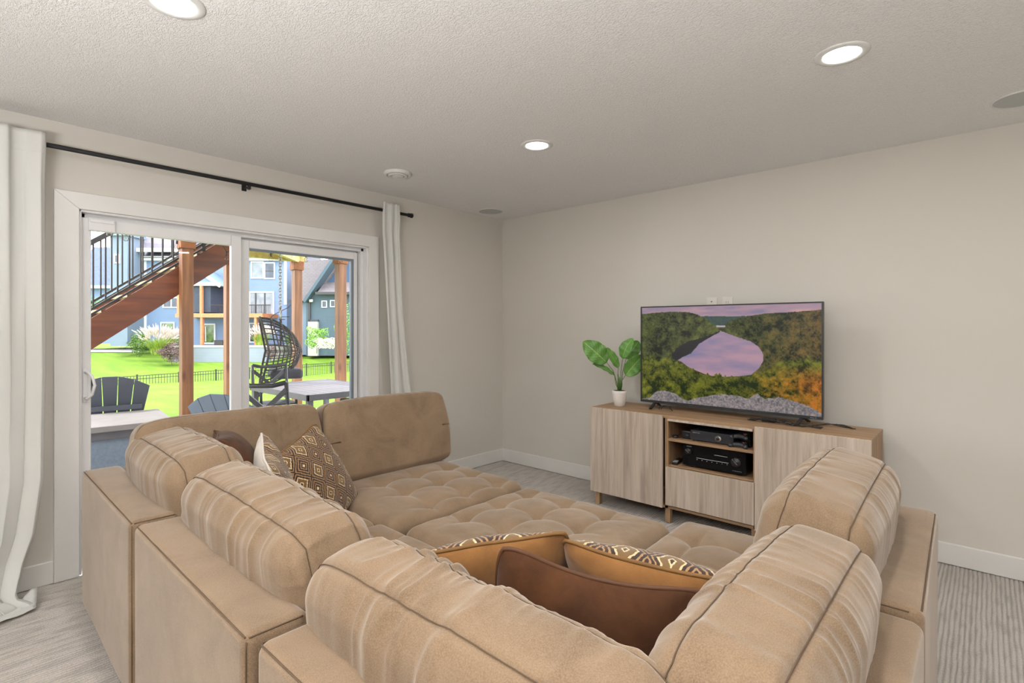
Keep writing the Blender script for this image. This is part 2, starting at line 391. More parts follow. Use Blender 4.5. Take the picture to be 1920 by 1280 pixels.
def round_pts(q, a, r):
    a = np.array(a); inner = np.clip(q, -(a-r), a-r); d = q-inner; l = np.linalg.norm(d, axis=1, keepdims=True); N = d/np.maximum(l, 1e-9)
    return inner+N*r, N
def soft_obj(name, a, r, n, fn, mat, parent=None, k_=4):
    q, p, N, F = soft_surface(a, r, n, k_); return mesh_obj(name, fn(p, N), F.tolist(), mat, parent, True)

# ------------------------------------------------------------------ room shell
XL, YF, CH = -3.66, 3.898, 2.44; XR, YN = 2.7, -3.3
structure_objs = []
def st(name, mb, mat, parent=None, **k):
    o = mb.build(name, mat, parent, **k)
    if parent is None: o['kind'] = 'structure'
    return o
# looped-pile carpet: ribs along the room are real relief where the room is seen, a flat slab behind the camera
xs = np.arange(XL, XR, .003); ys = np.concatenate([[YN, -.45], np.arange(-.4, YF, .06), [YF]])
GX, GY = np.meshgrid(xs, ys, indexing='ij'); Pf = np.stack([GX.ravel(), GY.ravel(), 0*GX.ravel()], 1)
wob = .0030*vnoise(Pf, (9, 7, 1), 3)+.0022*vnoise(Pf, (60, 16, 1), 4)
hz = .0075*np.abs(np.sin((Pf[:, 0]+wob)*PI/.018))*(.75+.5*vnoise(Pf, (55, 16, 1), 6)); hz = hz-.008
Vf = np.stack([Pf[:, 0], Pf[:, 1], hz], 1); If = np.arange(len(Vf)).reshape(GX.shape)
Ff = np.stack([If[:-1, :-1], If[1:, :-1], If[1:, 1:], If[:-1, 1:]], -1).reshape(-1, 4).tolist()
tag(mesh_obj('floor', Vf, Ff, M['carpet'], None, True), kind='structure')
st('ceiling', B(XL-.15, YN, CH, XR, YF+.15, CH+.12), M['ceiling'])
DY0, DY1, DZ = .536, 2.334, 1.99
st('wall_left', B(XL-.15, YN, -.06, XL, DY0-.015, CH).box(XL-.15, DY1+.015, -.06, XL, YF, CH).box(XL-.15, DY0-.015, DZ+.015, XL, DY1+.015, CH), M['wall'])
st('wall_back', B(XL-.15, YF, -.06, XR, YF+.15, CH), M['wall'])
st('wall_right', B(XR, YN, -.06, XR+.12, YF+.15, CH), M['wall'])
st('wall_front', B(XL-.15, YN-.12, -.06, XR+.12, YN, CH), M['wall'])
bp = lambda *a: B(*a)
st('baseboard_left', bp(XL, YN, 0, XL+.015, DY0-.105, .12).box(XL, DY1+.09, 0, XL+.015, YF, .12), M['trim'], bevel=.004)
st('baseboard_back', bp(XL, YF-.015, 0, XR, YF, .12), M['trim'], bevel=.004)

# sliding glass door (door_1): casing, jamb, sliding and fixed panels
d = structure('door_1')
def mitre(pts): return MB().prism(pts, 'x', XL, XL+.02)
y0o, y1o, zo = .431, 2.423, 2.08
mitre([(y0o, 0), (DY0, 0), (DY0, DZ), (y0o, zo)]).build('casing_board', M['trim'], d, bevel=.003)
mitre([(y1o, 0), (y1o, zo), (DY1, DZ), (DY1, 0)]).build('casing_board', M['trim'], d, bevel=.003)
mitre([(y0o, zo), (DY0, DZ), (DY1, DZ), (y1o, zo)]).build('casing_board', M['trim'], d, bevel=.003)
mb = MB()
for (e0, e1, x0, x1) in ((.0, .012, XL-.15, XL+.002), (.012, .035, XL-.15, XL-.05), (.035, .05, XL-.15, XL-.10)):
    mb.box(x0, DY0-.015+0, 0, x1, DY0+e1, DZ).box(x0, DY1-e1, 0, x1, DY1+.015, DZ).box(x0, DY0-.015, DZ-e1, x1, DY1+.015, DZ+.015)
mb.box(XL-.15, DY0, -.02, XL-.01, DY1, .02)
mb.build('door_jamb', M['vinyl'], d, bevel=.003)
def panel(name, x, y0, y1, z0, z1, sw0, sw1, rt, rb, gk=False):
    p = B(x-.018, y0, z0, x+.018, y0+sw0, z1).build(name, M['vinyl'], d, bevel=.004)
    B(x-.018, y1-sw1, z0, x+.018, y1, z1).build('door_stile', M['vinyl'], p, bevel=.004)
    B(x-.017, y0+sw0, z1-rt, x+.017, y1-sw1, z1).build('door_rail', M['vinyl'], p, bevel=.004)
    B(x-.017, y0+sw0, z0, x+.017, y1-sw1, z0+rb).build('door_rail', M['vinyl'], p, bevel=.004)
    B(x-.003, y0+sw0-.005, z0+rb-.005, x+.003, y1-sw1+.005, z1-rt+.005).build('glass_pane', M['glass'], p)
    if gk:
        g = .022; MB().box(x-.014, y1-sw1-g, z0+rb, x+.014, y1-sw1, z1-rt).box(x-.014, y0+sw0, z1-rt-g*.7, x+.014, y1-sw1-g, z1-rt).build('gasket', M['gasket'], p)
    return p
sp = panel('sliding_panel', XL-.045, DY0+.012, 1.385, .03, 1.955, .045, .062, .068, .09)
fp = panel('fixed_panel', XL-.092, 1.40, DY1-.05, .03, 1.945, .055, .03, .055, .09, True)
hx = XL-.027
MB().tube([(hx, .566, 1.10), (hx+.03, .572, 1.105), (hx+.052, .59, 1.08), (hx+.058, .60, 1.03), (hx+.052, .59, .98), (hx+.03, .572, .955), (hx, .566, .96)], .007, 8).build('door_handle', M['vinyl'], sp, True)
B(hx-.001, .556, .935, hx+.006, .578, 1.125).build('handle_plate', M['vinyl'], sp, bevel=.004)
ex = XL-.07
MB().tube([(ex-.01, .585, 1.10), (ex-.045, .60, 1.09), (ex-.06, .615, 1.03), (ex-.045, .60, .97), (ex-.01, .585, .955)], .007, 8).build('outer_pull', M['bezel'], sp, True)
B(XL-.028, .58, 1.885, XL-.012, .70, 1.955).box(XL-.012, .585, 1.93, XL-.006, .695, 1.95).build('latch_cover', M['vinyl'], d, bevel=.003)

# ------------------------------------------------------------------ ceiling fittings
def downlight(x, y, label=None, group=None):
    t = thing('recessed_light', label, 'ceiling light', (x, y, CH), 0, group)
    MB().lathe([(.066, -.001), (.070, -.006), (.092, -.005), (.097, -.001), (.097, .0)], seg=40, cap=False).build('trim_ring', M['white'], t, True)
    MB().lathe([(.0005, -.003), (.067, -.003)], seg=40, cap=False).build('diffuser', M['lamp'], t, False)
    L = bpy.data.lights.new('downlight_lamp', 'AREA'); L.shape = 'DISK'; L.size = .13; L.energy = LAMP_W; L.color = LAMP_COL
    lo = bpy.data.objects.new('downlight_lamp', L); C.objects.link(lo); lo.parent = t; lo.location = (0, 0, -.008)
    return t
downlight(-.43, 2.44, 'round recessed ceiling light nearest the right edge of the picture')
downlight(-2.0, 2.433, 'round recessed ceiling light in the middle, farthest from the camera')
downlight(-2.03, .545, 'round recessed ceiling light cut off by the top edge at left')
for x, y, w in ((-.43, .545, 'straight above the camera'), (1.2, 2.44, 'out of the picture on the right, near the back wall'), (1.2, .545, 'out of the picture to the right of the camera'),
                (-2.0, -1.4, 'behind the camera on the window side'), (-.43, -1.4, 'behind the camera in the middle'), (1.2, -1.4, 'behind the camera on the far right side')):
    downlight(x, y, 'round recessed ceiling light '+w, 'ceiling lights out of the picture')
def speaker(x, y, label):
    t = thing('ceiling_speaker', label, 'speaker', (x, y, CH))
    MB().lathe([(.108, -.0005), (.110, -.005), (.117, -.004), (.118, 0)], seg=48, cap=False).build('speaker_rim', M['white'], t, True)
    MB().lathe([(.0005, -.003), (.109, -.003)], seg=48, cap=False).build('speaker_grille', M['grille'], t)
speaker(-3.459, 3.524, 'flat round grey speaker grille in the ceiling above the far corner')
speaker(.13, 3.49, 'flat round grey speaker grille in the ceiling cut off by the right edge')
t = thing('ceiling_vent', 'round white diffuser vent on the ceiling above the right curtain', 'vent', (-3.086, 2.209, CH))
MB().lathe([(.095, 0), (.098, -.004), (.088, -.018), (.078, -.024), (.076, -.018), (.072, 0)], seg=40, cap=False).build('outer_ring', M['white'], t, True)
MB().lathe([(.068, -.010), (.066, -.026), (.050, -.030), (.048, -.012)], seg=40, cap=False).build('middle_ring', M['white'], t, True)
MB().lathe([(.0005, -.032), (.030, -.032), (.040, -.029), (.040, -.012)], seg=40, cap=False).build('centre_disc', M['white'], t, True)
MB().lathe([(.0005, -.002), (.074, -.002)], seg=40, cap=False).build('vent_throat', M['grille'], t)

# ------------------------------------------------------------------ curtains and rod
t = thing('curtain_rod', 'thin black metal curtain rod mounted above the sliding glass door', 'curtain rod', (XL+.09, 0, 2.283))
MB().tube([(0, -.35, 0), (0, 2.66, 0)], .0125, 12).build('rod', M['rod'], t, True)
MB().tube([(0, 2.655, 0), (0, 2.662, 0), (0, 2.672, 0), (0, 2.688, 0), (0, 2.70, 0)], [.0125, .018, .016, .02, .019], 14).build('finial', M['rod'], t, True)
B(-.088, 1.375, -.03, -.083, 1.405, .03).box(-.085, 1.384, -.02, 0, 1.394, -.012).box(-.012, 1.382, -.035, .014, 1.396, -.010).build('bracket', M['rod'], t, bevel=.001)
def curtain(label, y0f, y1f, xoff, nf, amp, z0, z1, ph=0., seed=0, flare=None):
    nz, nu = 110, 150; vs = []; rs = np.random.default_rng(seed); k2 = rs.uniform(1.5, 2.5); p2 = rs.uniform(0, 6)
    for i in range(nz):
        tz = i/(nz-1); z = z1+(z0-z1)*tz
        for j in range(nu):
            u = j/(nu-1); y = y0f(z)+(y1f(z)-y0f(z))*u
            w = math.sin(2*PI*nf*u+ph+.5*math.sin(2.2*tz+p2))
            a = amp*(.75+.25*math.cos(3*tz+k2*u))*min(1, .35+tz*4)
            x = xoff(z)+a*w+.006*math.sin(2*PI*nf*k2*u+4*tz+p2)
            vs.append((x, y+.35*amp*math.sin(2*PI*nf*2*u+ph)*(.4+.6*tz), z))
    fs = [(i*nu+j, i*nu+j+1, (i+1)*nu+j+1, (i+1)*nu+j) for i in range(nz-1) for j in range(nu-1)]
    t = thing('curtain', label, 'curtain')
    o = mesh_obj('curtain_panel', vs, fs, M['curtain'], t, True); m_ = o.modifiers.new('thickness', 'SOLIDIFY'); m_.thickness = .0015
    # rod pocket stitching line
    row = int((z1-2.225)/(z1-z0)*(nz-1)); pts = [(vs[row*nu+j][0]+.0012, vs[row*nu+j][1], vs[row*nu+j][2]) for j in range(0, nu, 2)]
    MB().tube(pts, .0012, 5).build('pocket_seam', M['curtain'], t, True)
    return t, vs, nu, nz
interp = lambda xs, ys: (lambda z: float(np.interp(z, xs, ys)))
lc, _, _, _ = curtain('long white linen curtain hanging at the left edge, hem pooled on the carpet',
    interp([0, .3, 2.4], [-.25, -.32, -.35]), interp([0, .03, .06, .2, .32, .58, 1.1, 2.33], [.355, .33, .275, .31, .35, .385, .395, .392]),
    interp([0, .05, .2, .8, 2.1, 2.24, 2.4], [-3.36, -3.43, -3.50, -3.54, XL+.10, XL+.122, XL+.115]), 6.4, .038, .012, 2.335, .6, 3)
rc, _, _, _ = curtain('narrow white linen curtain bunched to the right of the sliding door',
    interp([0, .75, 1.5, 2.25, 2.33], [2.50, 2.475, 2.43, 2.385, 2.40]), interp([0, .75, 1.0, 1.5, 2.33], [2.74, 2.70, 2.66, 2.60, 2.55]),
    interp([0, 2.1, 2.24, 2.4], [XL+.09, XL+.10, XL+.118, XL+.11]), 2.4, .026, .012, 2.345, 1.2, 5)
# loose hem fold on the carpet at the foot of the left curtain
vs = []; 
for i in range(14):
    for j in range(10):
        a = i/13; b = j/9
        vs.append((-3.46+.14*a+.02*math.sin(5*b), .16+.19*b-.02*a, .012+.10*(1-a)**2*(.5+.5*math.sin(7*b+1))*(1-.6*b)+.012*math.sin(9*a+5*b)**2))
o = mesh_obj('hem_fold', vs, [(i*10+j, (i+1)*10+j, (i+1)*10+j+1, i*10+j+1) for i in range(13) for j in range(9)], M['curtain'], lc, True)
o.modifiers.new('thickness', 'SOLIDIFY').thickness = .002

# ------------------------------------------------------------------ sectional sofa
def frame_block(name, x0, y0, x1, y1, z0, z1, parent, seed=0):
    a = ((x1-x0)/2, (y1-y0)/2, (z1-z0)/2)
    def fn(p, N):
        s_ = 1-np.clip(np.abs(p)/np.array(a), 0, 1)**6
        bul = .006*s_.min(axis=1)
        w = fbm(p+np.array([x0, y0, 0]), (6, 6, 4), seed, 2)*.0025
        return p+N*(bul+w)[:, None]
    o = soft_obj(name, a, .028, (max(6, int(a[0]*50)), max(6, int(a[1]*50)), 26), fn, M['sofa'], parent)
    o.location = ((x0+x1)/2, (y0+y1)/2, (z0+z1)/2); return o
def edge_seam(pts, parent, r=.0022, mat='seam', name='seam'):
    return MB().tube(pts, r, 5).build(name, M[mat], parent, True)
def tufted_seat(x0, y0, x1, y1, z0, z1, tx, ty, parent, seed=0, depth=.046, crown=.026):
    a = ((x1-x0)/2, (y1-y0)/2, (z1-z0)/2); c = np.array([(x0+x1)/2, (y0+y1)/2, (z0+z1)/2])
    def fn(p, N):
        w = p+c; up = np.clip(N[:, 2], 0, 1); X, Y = w[:, 0], w[:, 1]
        ex = 1-(np.abs(p[:, 0])/a[0])**4; ey = 1-(np.abs(p[:, 1])/a[1])**4
        h = crown*np.clip(ex, 0, 1)*np.clip(ey, 0, 1)
        wob = .008*fbm(w, (5, 5, 1), seed, 2)
        for bx in tx:
            for by in ty:
                r2 = (X-bx)**2+(Y-by)**2; h = h-depth*np.exp(-np.sqrt(r2+1e-6)/.042)
        for bx in tx:    # crease along Y between the buttons, fading past them
            dd = np.abs(X-bx+wob); m_ = 1/(1+np.exp(-(Y-(min(ty)-.10))/.02))/(1+np.exp((Y-(max(ty)+.10))/.02))
            h = h-.017*np.exp(-dd/.014)*m_
        for by in ty:
            dd = np.abs(Y-by+wob); m_ = 1/(1+np.exp(-(X-(min(tx)-.10))/.02))/(1+np.exp((X-(max(tx)+.10))/.02))
            h = h-.010*np.exp(-dd/.014)*m_
        h = h+.004*fbm(w, (9, 9, 3), seed+3, 3)
        side = (1-up)*(.012*np.clip(1-(p[:, 2]/a[2])**2, 0, 1)+.002*fbm(w, (14, 14, 6), seed, 2))
        return p+N*side[:, None]+np.stack([0*h, 0*h, h*up], 1)
    o = soft_obj('seat_cushion', a, .045, (100, 100, 8), fn, M['sofa'], parent); o.location = tuple(c)
    bt = None
    for bx in tx:
        for by in ty:
            if bt is None:
                bt = MB().lathe([(.0005, .004), (.008, .003), (.011, -.002)], seg=12, cap=False).build('tuft_button', M['sofa'], o, True); bb = bt
            else: bb = inst(bt, (0, 0, 0), o)
            bb.location = (bx-c[0], by-c[1], a[2]+crown-depth*.95-.012)
    return o
def section(name, label, x0, y0, x1, y1, sides, tx, ty, seed, rz=0., group=None, cat='sofa', top=.675, sx=None):
    """one floor-standing module; sides lists which edges carry a back frame"""
    cx, cy = (x0+x1)/2, (y0+y1)/2; t = thing(name, label, cat, (cx, cy, 0), rz, group)
    X0, Y0, X1, Y1 = x0-cx, y0-cy, x1-cx, y1-cy; th = .155; ix0, iy0, ix1, iy1 = X0, Y0, X1, Y1
    if 'S' in sides: frame_block('back_frame', X0, Y0, X1, Y0+th, .045, top, t, seed); iy0 = Y0+th
    if 'W' in sides: frame_block('back_frame', X0, (Y0+th if 'S' in sides else Y0), X0+th, Y1, .045, top, t, seed+1); ix0 = X0+th
    if 'E' in sides: frame_block('back_frame', X1-th, (Y0+th if 'S' in sides else Y0), X1, Y1, .045, top, t, seed+2); ix1 = X1-th
    frame_block('seat_base', ix0, iy0, ix1, iy1, .045, .285, t, seed+4)
    c = tufted_seat(ix0+.004, iy0+.004, ix1-.004, iy1-.004, .25, .425, [q-cx for q in tx], [q-cy for q in ty], t, seed)
    for fx, fy in ((X0+.07, Y0+.07), (X1-.07, Y0+.07), (X0+.07, Y1-.07), (X1-.07, Y1-.07)):
        MB().lathe([(.022, 0), (.026, .05)], (fx, fy, 0), 16).build('foot', M['black'], t, True)
    e = .0075; zt = top-e+.0005
    line = lambda p, q, n=24: [tuple(Vector(p).lerp(Vector(q), i/n)) for i in range(n+1)]
    if 'S' in sides:   # stitched edges on the back and the ends of the frame
        edge_seam(line((X0+.014, Y0+e, zt), (X1-.014, Y0+e, zt)), t)
        for q in (X0+e, X1-e): edge_seam(line((q, Y0+e, .08), (q, Y0+e, zt-.008)), t); edge_seam(line((q, Y0+.014, zt), (q, Y0+th-.02, zt)), t)
    if 'E' in sides and 'S' not in sides:
        edge_seam(line((X1-e, Y0+.03, zt), (X1-e, Y1-.03, zt)), t)
        edge_seam(line((X1-th+.03, Y0+e, zt), (X1-.03, Y0+e, zt)), t)
    return t
LB = .445
section('sofa_corner_section', 'tan sofa corner section at the far left beside the window curtain', -3.16, LB+.02, -2.175, LB+1.0, 'SW', [-2.75, -2.5, -2.3], [.85, 1.1, 1.3], 1, math.radians(-1.0))
section('sofa_section', 'armless tan sofa section in the middle of the near row, back towards camera', -2.155, LB+.012, -1.185, LB+1.0, 'S', [-1.93, -1.68, -1.43], [.85, 1.08, 1.3], 2, math.radians(-.6))
cs = section('sofa_corner_section', 'tan sofa corner section closest to the camera at bottom right', -1.165, LB+.02, -.105, LB+1.08, 'SE', [-.9, -.66, -.45], [.85, 1.08, 1.3], 3)
MB().add([(-.50, -.378, .64), (.10, -.378, .62), (.10, -.345, .69), (-.50, -.335, .715), (-.53, -.35, .70)], [(0, 1, 2, 3, 4)]).build('fabric_flap', M['sofa'], cs).modifiers.new('thickness', 'SOLIDIFY').thickness = .006
section('sofa_section', 'armless tan sofa section on the right, seat facing left, before the media cabinet', -1.08, 1.545, -.12, 2.465, 'E', [-.92, -.67, -.42], [1.75, 1.98, 2.2], 4, math.radians(1.6))
section('sofa_section', 'armless tan sofa section by the door, far end of the left row', -3.15, 1.46, -2.07, 2.40, 'W', [-2.61, -2.385, -2.16], [1.755, 2.0, 2.25], 5, math.radians(-1.0))
section('tufted_ottoman', 'low square tufted tan ottoman filling the middle of the sectional', -2.0, 1.455, -1.10, 2.345, '', [-1.862, -1.613, -1.37], [1.722, 1.965, 2.19], 6, 0, None, 'ottoman')

def cushion_map(a, seed, wr, front_seam):
    ax, ay, az = a
    def fn(p, N):
        X, Y, Z = p[:, 0]/ax, p[:, 1]/ay, p[:, 2]/az
        cX = np.cos(np.clip(X, -1, 1)*PI/2); cZ = np.cos(np.clip(Z, -1, 1)*PI/2); cY = np.cos(np.clip(Y, -1, 1)*PI/2)
        o = p.copy()
        o[:, 1] *= 1+.20*(cX**.6)*(cZ**.6)                         # front and back puff out
        o[:, 2] += np.sign(Z)*(.014*cX**.7+.016*cY)*np.abs(Z)**2
        o[:, 0] += np.sign(X)*.026*cZ*np.abs(X)**4
        o[:, 2] -= .012*np.abs(X)**6*np.sign(Z)
        side = np.clip(np.maximum(np.abs(N[:, 0]), np.abs(N[:, 2])), 0, 1)**1.5
        sd = np.abs(np.abs(Y)-.62)*ay
        groove = -.0065*np.exp(-(sd/.007)**2)*side
        dx_, dz_ = ax-np.abs(p[:, 0]), az-np.abs(p[:, 2]); wt = 1/(1+np.exp(np.clip((dz_-dx_)/.025, -30, 30))); wv = 0
        for along, wgt in ((p[:, 0], wt), (p[:, 2], .45*(1-wt))):
            Q = np.stack([along, p[:, 1]*.9+.12*p[:, 0], p[:, 2]*.35], 1)
            warp = .05*vnoise(Q, (5, 6, 3), seed+11); Qw = Q+np.stack([warp, 0*warp, 0*warp], 1)
            rd = 1-np.abs(vnoise(Qw, (17, 3.0, 2.2), seed)); rd2 = 1-np.abs(vnoise(Qw, (36, 6, 4), seed+2))
            zone = np.clip(.25+.9*vnoise(Q, (4, 2, 2), seed+7)+.5, .25, 1.3)
            wv = wv+wgt*zone*(.018*(rd**3-.35)+.0065*(rd2**2-.4))
        fall = np.exp(-(sd/.055)**1.2)*.85+.13*np.exp(-(sd/.16)**2)
        topw = np.clip(.35+.65*np.clip(Z*1.4, -.4, 1), .1, 1)
        wv = wv*(1-.65*np.exp(-(sd/.014)**2))*wr*fall*topw
        lump = .006*fbm(p, (6, 5, 5), seed+4, 2)
        return o+N*(groove+wv+lump)[:, None]
    return fn
def back_cushion(label, cx, cy, cz, a, yaw, tilt, roll, seed, wr=1., seams=True, name='back_cushion', rr=.07):
    o = thing(name, label, 'cushion', (cx, cy, cz)); o.rotation_euler = (Matrix.Rotation(yaw, 3, 'Z')@Matrix.Rotation(tilt, 3, 'X')@Matrix.Rotation(roll, 3, 'Y')).to_euler()
    fn = cushion_map(a, seed, wr, seams)
    soft_obj('cover', a, rr, (140, 22, 50), fn, M['sofa'], o, 16)
    aa = np.array(a)
    for sy in (-.62, .62):
        e = []
        n = 60; ax, az = a[0], a[2]
        n = 150; e += [(-ax+2*ax*i/n, az) for i in range(n)]+[(ax, az-2*az*i/70) for i in range(70)]+[(ax-2*ax*i/n, -az) for i in range(n)]+[(-ax, -az+2*az*i/70) for i in range(70)]
        q = np.array([(x, sy*a[1], z) for x, z in e]); p, N = round_pts(q, a, rr); pts = fn(p, N)+N*.0020
        MB().tube([tuple(v) for v in pts], .0013, 5, closed=True).build('seam', M['seam'], o, True)
    return o
A3 = (.445, .125, .235)
back_cushion('puffy wrinkled tan back cushion, first from the left in the near row', -2.575, .74, .645, (.40, .13, .205), math.radians(-1.5), math.radians(9), math.radians(0), 1, 1.2)
back_cushion('puffy wrinkled tan back cushion, second from the left in the near row', -1.685, .72, .63, (.445, .12, .20), math.radians(-.5), math.radians(8), math.radians(.5), 2, 1.1)
back_cushion('largest puffy tan back cushion, closest to the camera in the near row', -.755, .70, .615, (.43, .115, .20), 0, math.radians(7), math.radians(-.5), 3, 1.)
back_cushion('long tan back cushion against the window, behind the brown pillow', -2.90, 1.06, .665, (.43, .10, .225), math.radians(-91), math.radians(11), 0, 4, .45, rr=.04)
back_cushion('firm smooth tan back cushion farthest from the camera, beside the right curtain', -2.885, 1.98, .655, (.44, .095, .225), math.radians(-91), math.radians(14), 0, 5, .25, rr=.035)
back_cushion('puffy tan back cushion at bottom right beside the brown pillow', -.32, 1.12, .635, (.38, .12, .21), math.radians(90), math.radians(9), 0, 6, .75)
back_cushion('puffy tan back cushion at right, nearest the media cabinet', -.375, 1.94, .66, (.41, .13, .215), math.radians(91.6), math.radians(10), 0, 7, .7)

# throw pillows
def pillow(label, c, yaw, tilt, roll, s, th, front, back, piping, seed, sag=0., square=1.):
    o = thing('throw_pillow', label, 'pillow', c); o.rotation_euler = (Matrix.Rotation(yaw, 3, 'Z')@Matrix.Rotation(tilt, 3, 'X')@Matrix.Rotation(roll, 3, 'Y')).to_euler()
    n = 72; g = np.sin(np.linspace(-PI/2, PI/2, n)); U, V = np.meshgrid(g, g, indexing='ij'); u, v = U.ravel(), V.ravel()
    def surf(u, v, sg):
        prof = np.clip((1-np.abs(u)**2.4)*(1-np.abs(v)**2.4), 0, 1)**.55
        x = s*u*(1-.045*(1-v**2))*(1-.06*np.abs(v)**9); z = s*square*v*(1-.045*(1-u**2))*(1-.06*np.abs(u)**9)
        P0 = np.stack([x, 0*x, z], 1)
        wr = fbm(P0, (16, 1, 16), seed+(3 if sg > 0 else 0), 3)*.010*np.clip(1.1-prof, .15, 1)
        y = sg*(th*prof+wr*np.clip(prof*4, 0, 1))
        bend = sag*(u**2)*.0+.018*vnoise(P0, (4, 1, 4), seed+9)
        z = z-sag*np.clip(v, 0, 1)*np.cos(u*PI/2*1.0)*s + .012*vnoise(P0, (7, 1, 7), seed+12)
        return np.stack([x, y+bend, z], 1)
    I = np.arange(n*n).reshape(n, n); q = np.stack([I[:-1, :-1], I[1:, :-1], I[1:, 1:], I[:-1, 1:]], -1).reshape(-1, 4)
    for nm, sg, mt in (('front_panel', 1, front), ('back_panel', -1, back)):
        F = q[:, ::-1] if sg > 0 else q
        mesh_obj(nm, surf(u, v, sg), F.tolist(), M[mt], o, True)
    k = 40; ln = np.linspace(-1, 1, k, endpoint=False)
    eu = np.concatenate([ln, np.ones(k), -ln, -np.ones(k)]); ev = np.concatenate([np.full(k, 1.), -ln, np.full(k, -1.), ln])
    pts = surf(eu, ev, 1)
    MB().tube([tuple(p) for p in pts], .0055, 8, closed=True).build('piping', M[piping], o, True)
    return o
rad = math.radians
pillow('brown velvet pillow lying in the near left sofa corner', (-2.64, .96, .735), rad(-12), rad(34), rad(-4), .20, .075, 'brown', 'brown', 'piping_brown', 1, .1, .75)
pillow('diamond patterned pillow leaning behind the other patterned one, by the far cushion', (-2.47, 1.29, .585), rad(-60), rad(24), rad(14), .23, .075, 'ikat', 'ikat', 'piping_amber', 2)
pillow('diamond patterned pillow with pale back, in front of the other patterned one', (-2.41, 1.07, .60), rad(-22), rad(16), rad(10), .225, .08, 'ikat', 'cream', 'cream', 3)
pillow('amber backed pillow with patterned front, left of the dark brown pillow', (-1.05, 1.10, .61), rad(48), rad(36), rad(-9), .215, .075, 'ikat', 'amber', 'piping_amber', 4, .12)
pillow('amber backed pillow with patterned front, half hidden behind the dark brown pillow', (-.70, 1.33, .60), rad(14), rad(42), rad(9), .225, .09, 'ikat', 'amber', 'piping_amber', 5, .05)
pillow('dark brown velvet pillow in front, wedged in the near right sofa corner', (-.70, 1.04, .585), rad(32), rad(12), rad(8), .24, .085, 'brown', 'brown', 'piping_brown', 6, .1)

# ------------------------------------------------------------------ media cabinet
t = thing('media_cabinet', 'long low grey-brown wood media cabinet standing below the television', 'cabinet', (-1.355, 3.41, 0))
x0, x1, yb = -.90, .895, .41; fy = -.02
def cb(n, a, mt, par=t, bv=.0015): return MB().box(*a).build(n, M[mt], par, bevel=bv)
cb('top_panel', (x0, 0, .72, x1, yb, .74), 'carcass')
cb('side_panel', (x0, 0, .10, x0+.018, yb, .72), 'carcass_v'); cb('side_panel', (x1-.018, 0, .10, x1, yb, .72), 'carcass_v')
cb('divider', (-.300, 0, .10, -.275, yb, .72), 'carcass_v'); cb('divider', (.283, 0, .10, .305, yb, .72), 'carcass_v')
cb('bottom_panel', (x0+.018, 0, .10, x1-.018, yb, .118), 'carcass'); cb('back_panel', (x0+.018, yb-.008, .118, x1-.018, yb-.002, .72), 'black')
cb('door', (x0, fy, .10, -.310, 0, .738), 'front'); cb('door', (.297, fy, .10, x1, 0, .738), 'front')
cb('drawer_front', (-.286, fy, .128, .293, 0, .39), 'front')
cb('top_rail', (-.275, fy+.003, .705, .283, .02, .72), 'front')
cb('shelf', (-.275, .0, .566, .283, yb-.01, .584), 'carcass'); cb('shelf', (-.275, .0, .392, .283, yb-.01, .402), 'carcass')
for lx in (x0+.03, -.30, .27, x1-.06):
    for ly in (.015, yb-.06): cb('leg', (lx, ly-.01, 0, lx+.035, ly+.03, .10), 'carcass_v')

# electronics in the niche
t = thing('game_console', 'flat black game console with round silver power button on upper shelf', 'console', (-1.355, 3.45, .584))
MB().box(-.13, 0, .008, .15, .24, .072).build('case', M['charcoal'], t, bevel=.004)
MB().box(-.132, -.004, .008, .152, .004, .072).build('front_face', M['charcoal'], t, bevel=.002)
MB().tube([(.055, -.012, .038), (.055, -.002, .038)], .021, 24).build('power_button', M['silver'], t, True)
MB().tube([(.055, -.015, .038), (.055, -.010, .038)], .011, 16).build('button_ring', M['charcoal'], t, True)
MB().box(-.12, 0, 0, -.09, .2, .009).box(.11, 0, 0, .14, .2, .009).build('foot', M['black'], t)
def words(txt, size, loc, parent, mat='text', name='lettering', rot=(PI/2, 0, 0)):
    cu = bpy.data.curves.new(name, 'FONT'); cu.body = txt; cu.size = size; cu.extrude = .0003; cu.materials.append(M[mat])
    tmp = bpy.data.objects.new(name, cu); o = bpy.data.objects.new(name, bpy.data.meshes.new_from_object(tmp)); C.objects.link(o); o.parent = parent; o.location = loc; o.rotation_euler = rot; return o
words('XBOX 360', .011, (-.118, -.0055, .054), t)
for i, (px, pz, lab) in enumerate(((-1.17, .600, 'black game controller lying on the upper shelf, right of the console'), (-1.165, .655, 'black game controller resting on top of the right controller stack'))):
    t = thing('game_controller', lab, 'controller', (px, 3.47, pz)); 
    a = soft_obj('controller_body', (.05, .03, .014), .013, (20, 14, 5), lambda p, N: p*np.array([1, 1, 1])+np.stack([0*p[:, 0], -.02*np.abs(p[:, 0]/.05)**2, -.008*np.abs(p[:, 0]/.05)**2], 1), M['charcoal'], t)
    MB().tube([(-.035, -.012, .0), (-.045, -.04, -.004), (-.048, -.055, -.006)], [.015, .013, .009], 12).build('grip', M['charcoal'], t, True)
    MB().tube([(.035, -.012, .0), (.045, -.04, -.004), (.048, -.055, -.006)], [.015, .013, .009], 12).build('grip', M['charcoal'], t, True)
    for (bx, by, mt) in ((.030, .004, 'red'), (.038, -.004, 'green'), (.022, -.004, 'silver'), (.030, -.012, 'red')):
        MB().tube([(bx, by-.004, .013), (bx, by-.004, .018)], .004, 10).build('button', M[mt], t, True)
if True:
    t = thing('charging_dock', 'small black charging dock holding the controllers beside the console', 'dock', (-1.155, 3.49, .584))
    MB().box(-.03, .035, 0, .03, .09, .09).box(-.045, -.005, 0, .045, .04, .004).box(-.03, .0, .045, .03, .05, .052).build('dock_body', M['black'], t, bevel=.003)
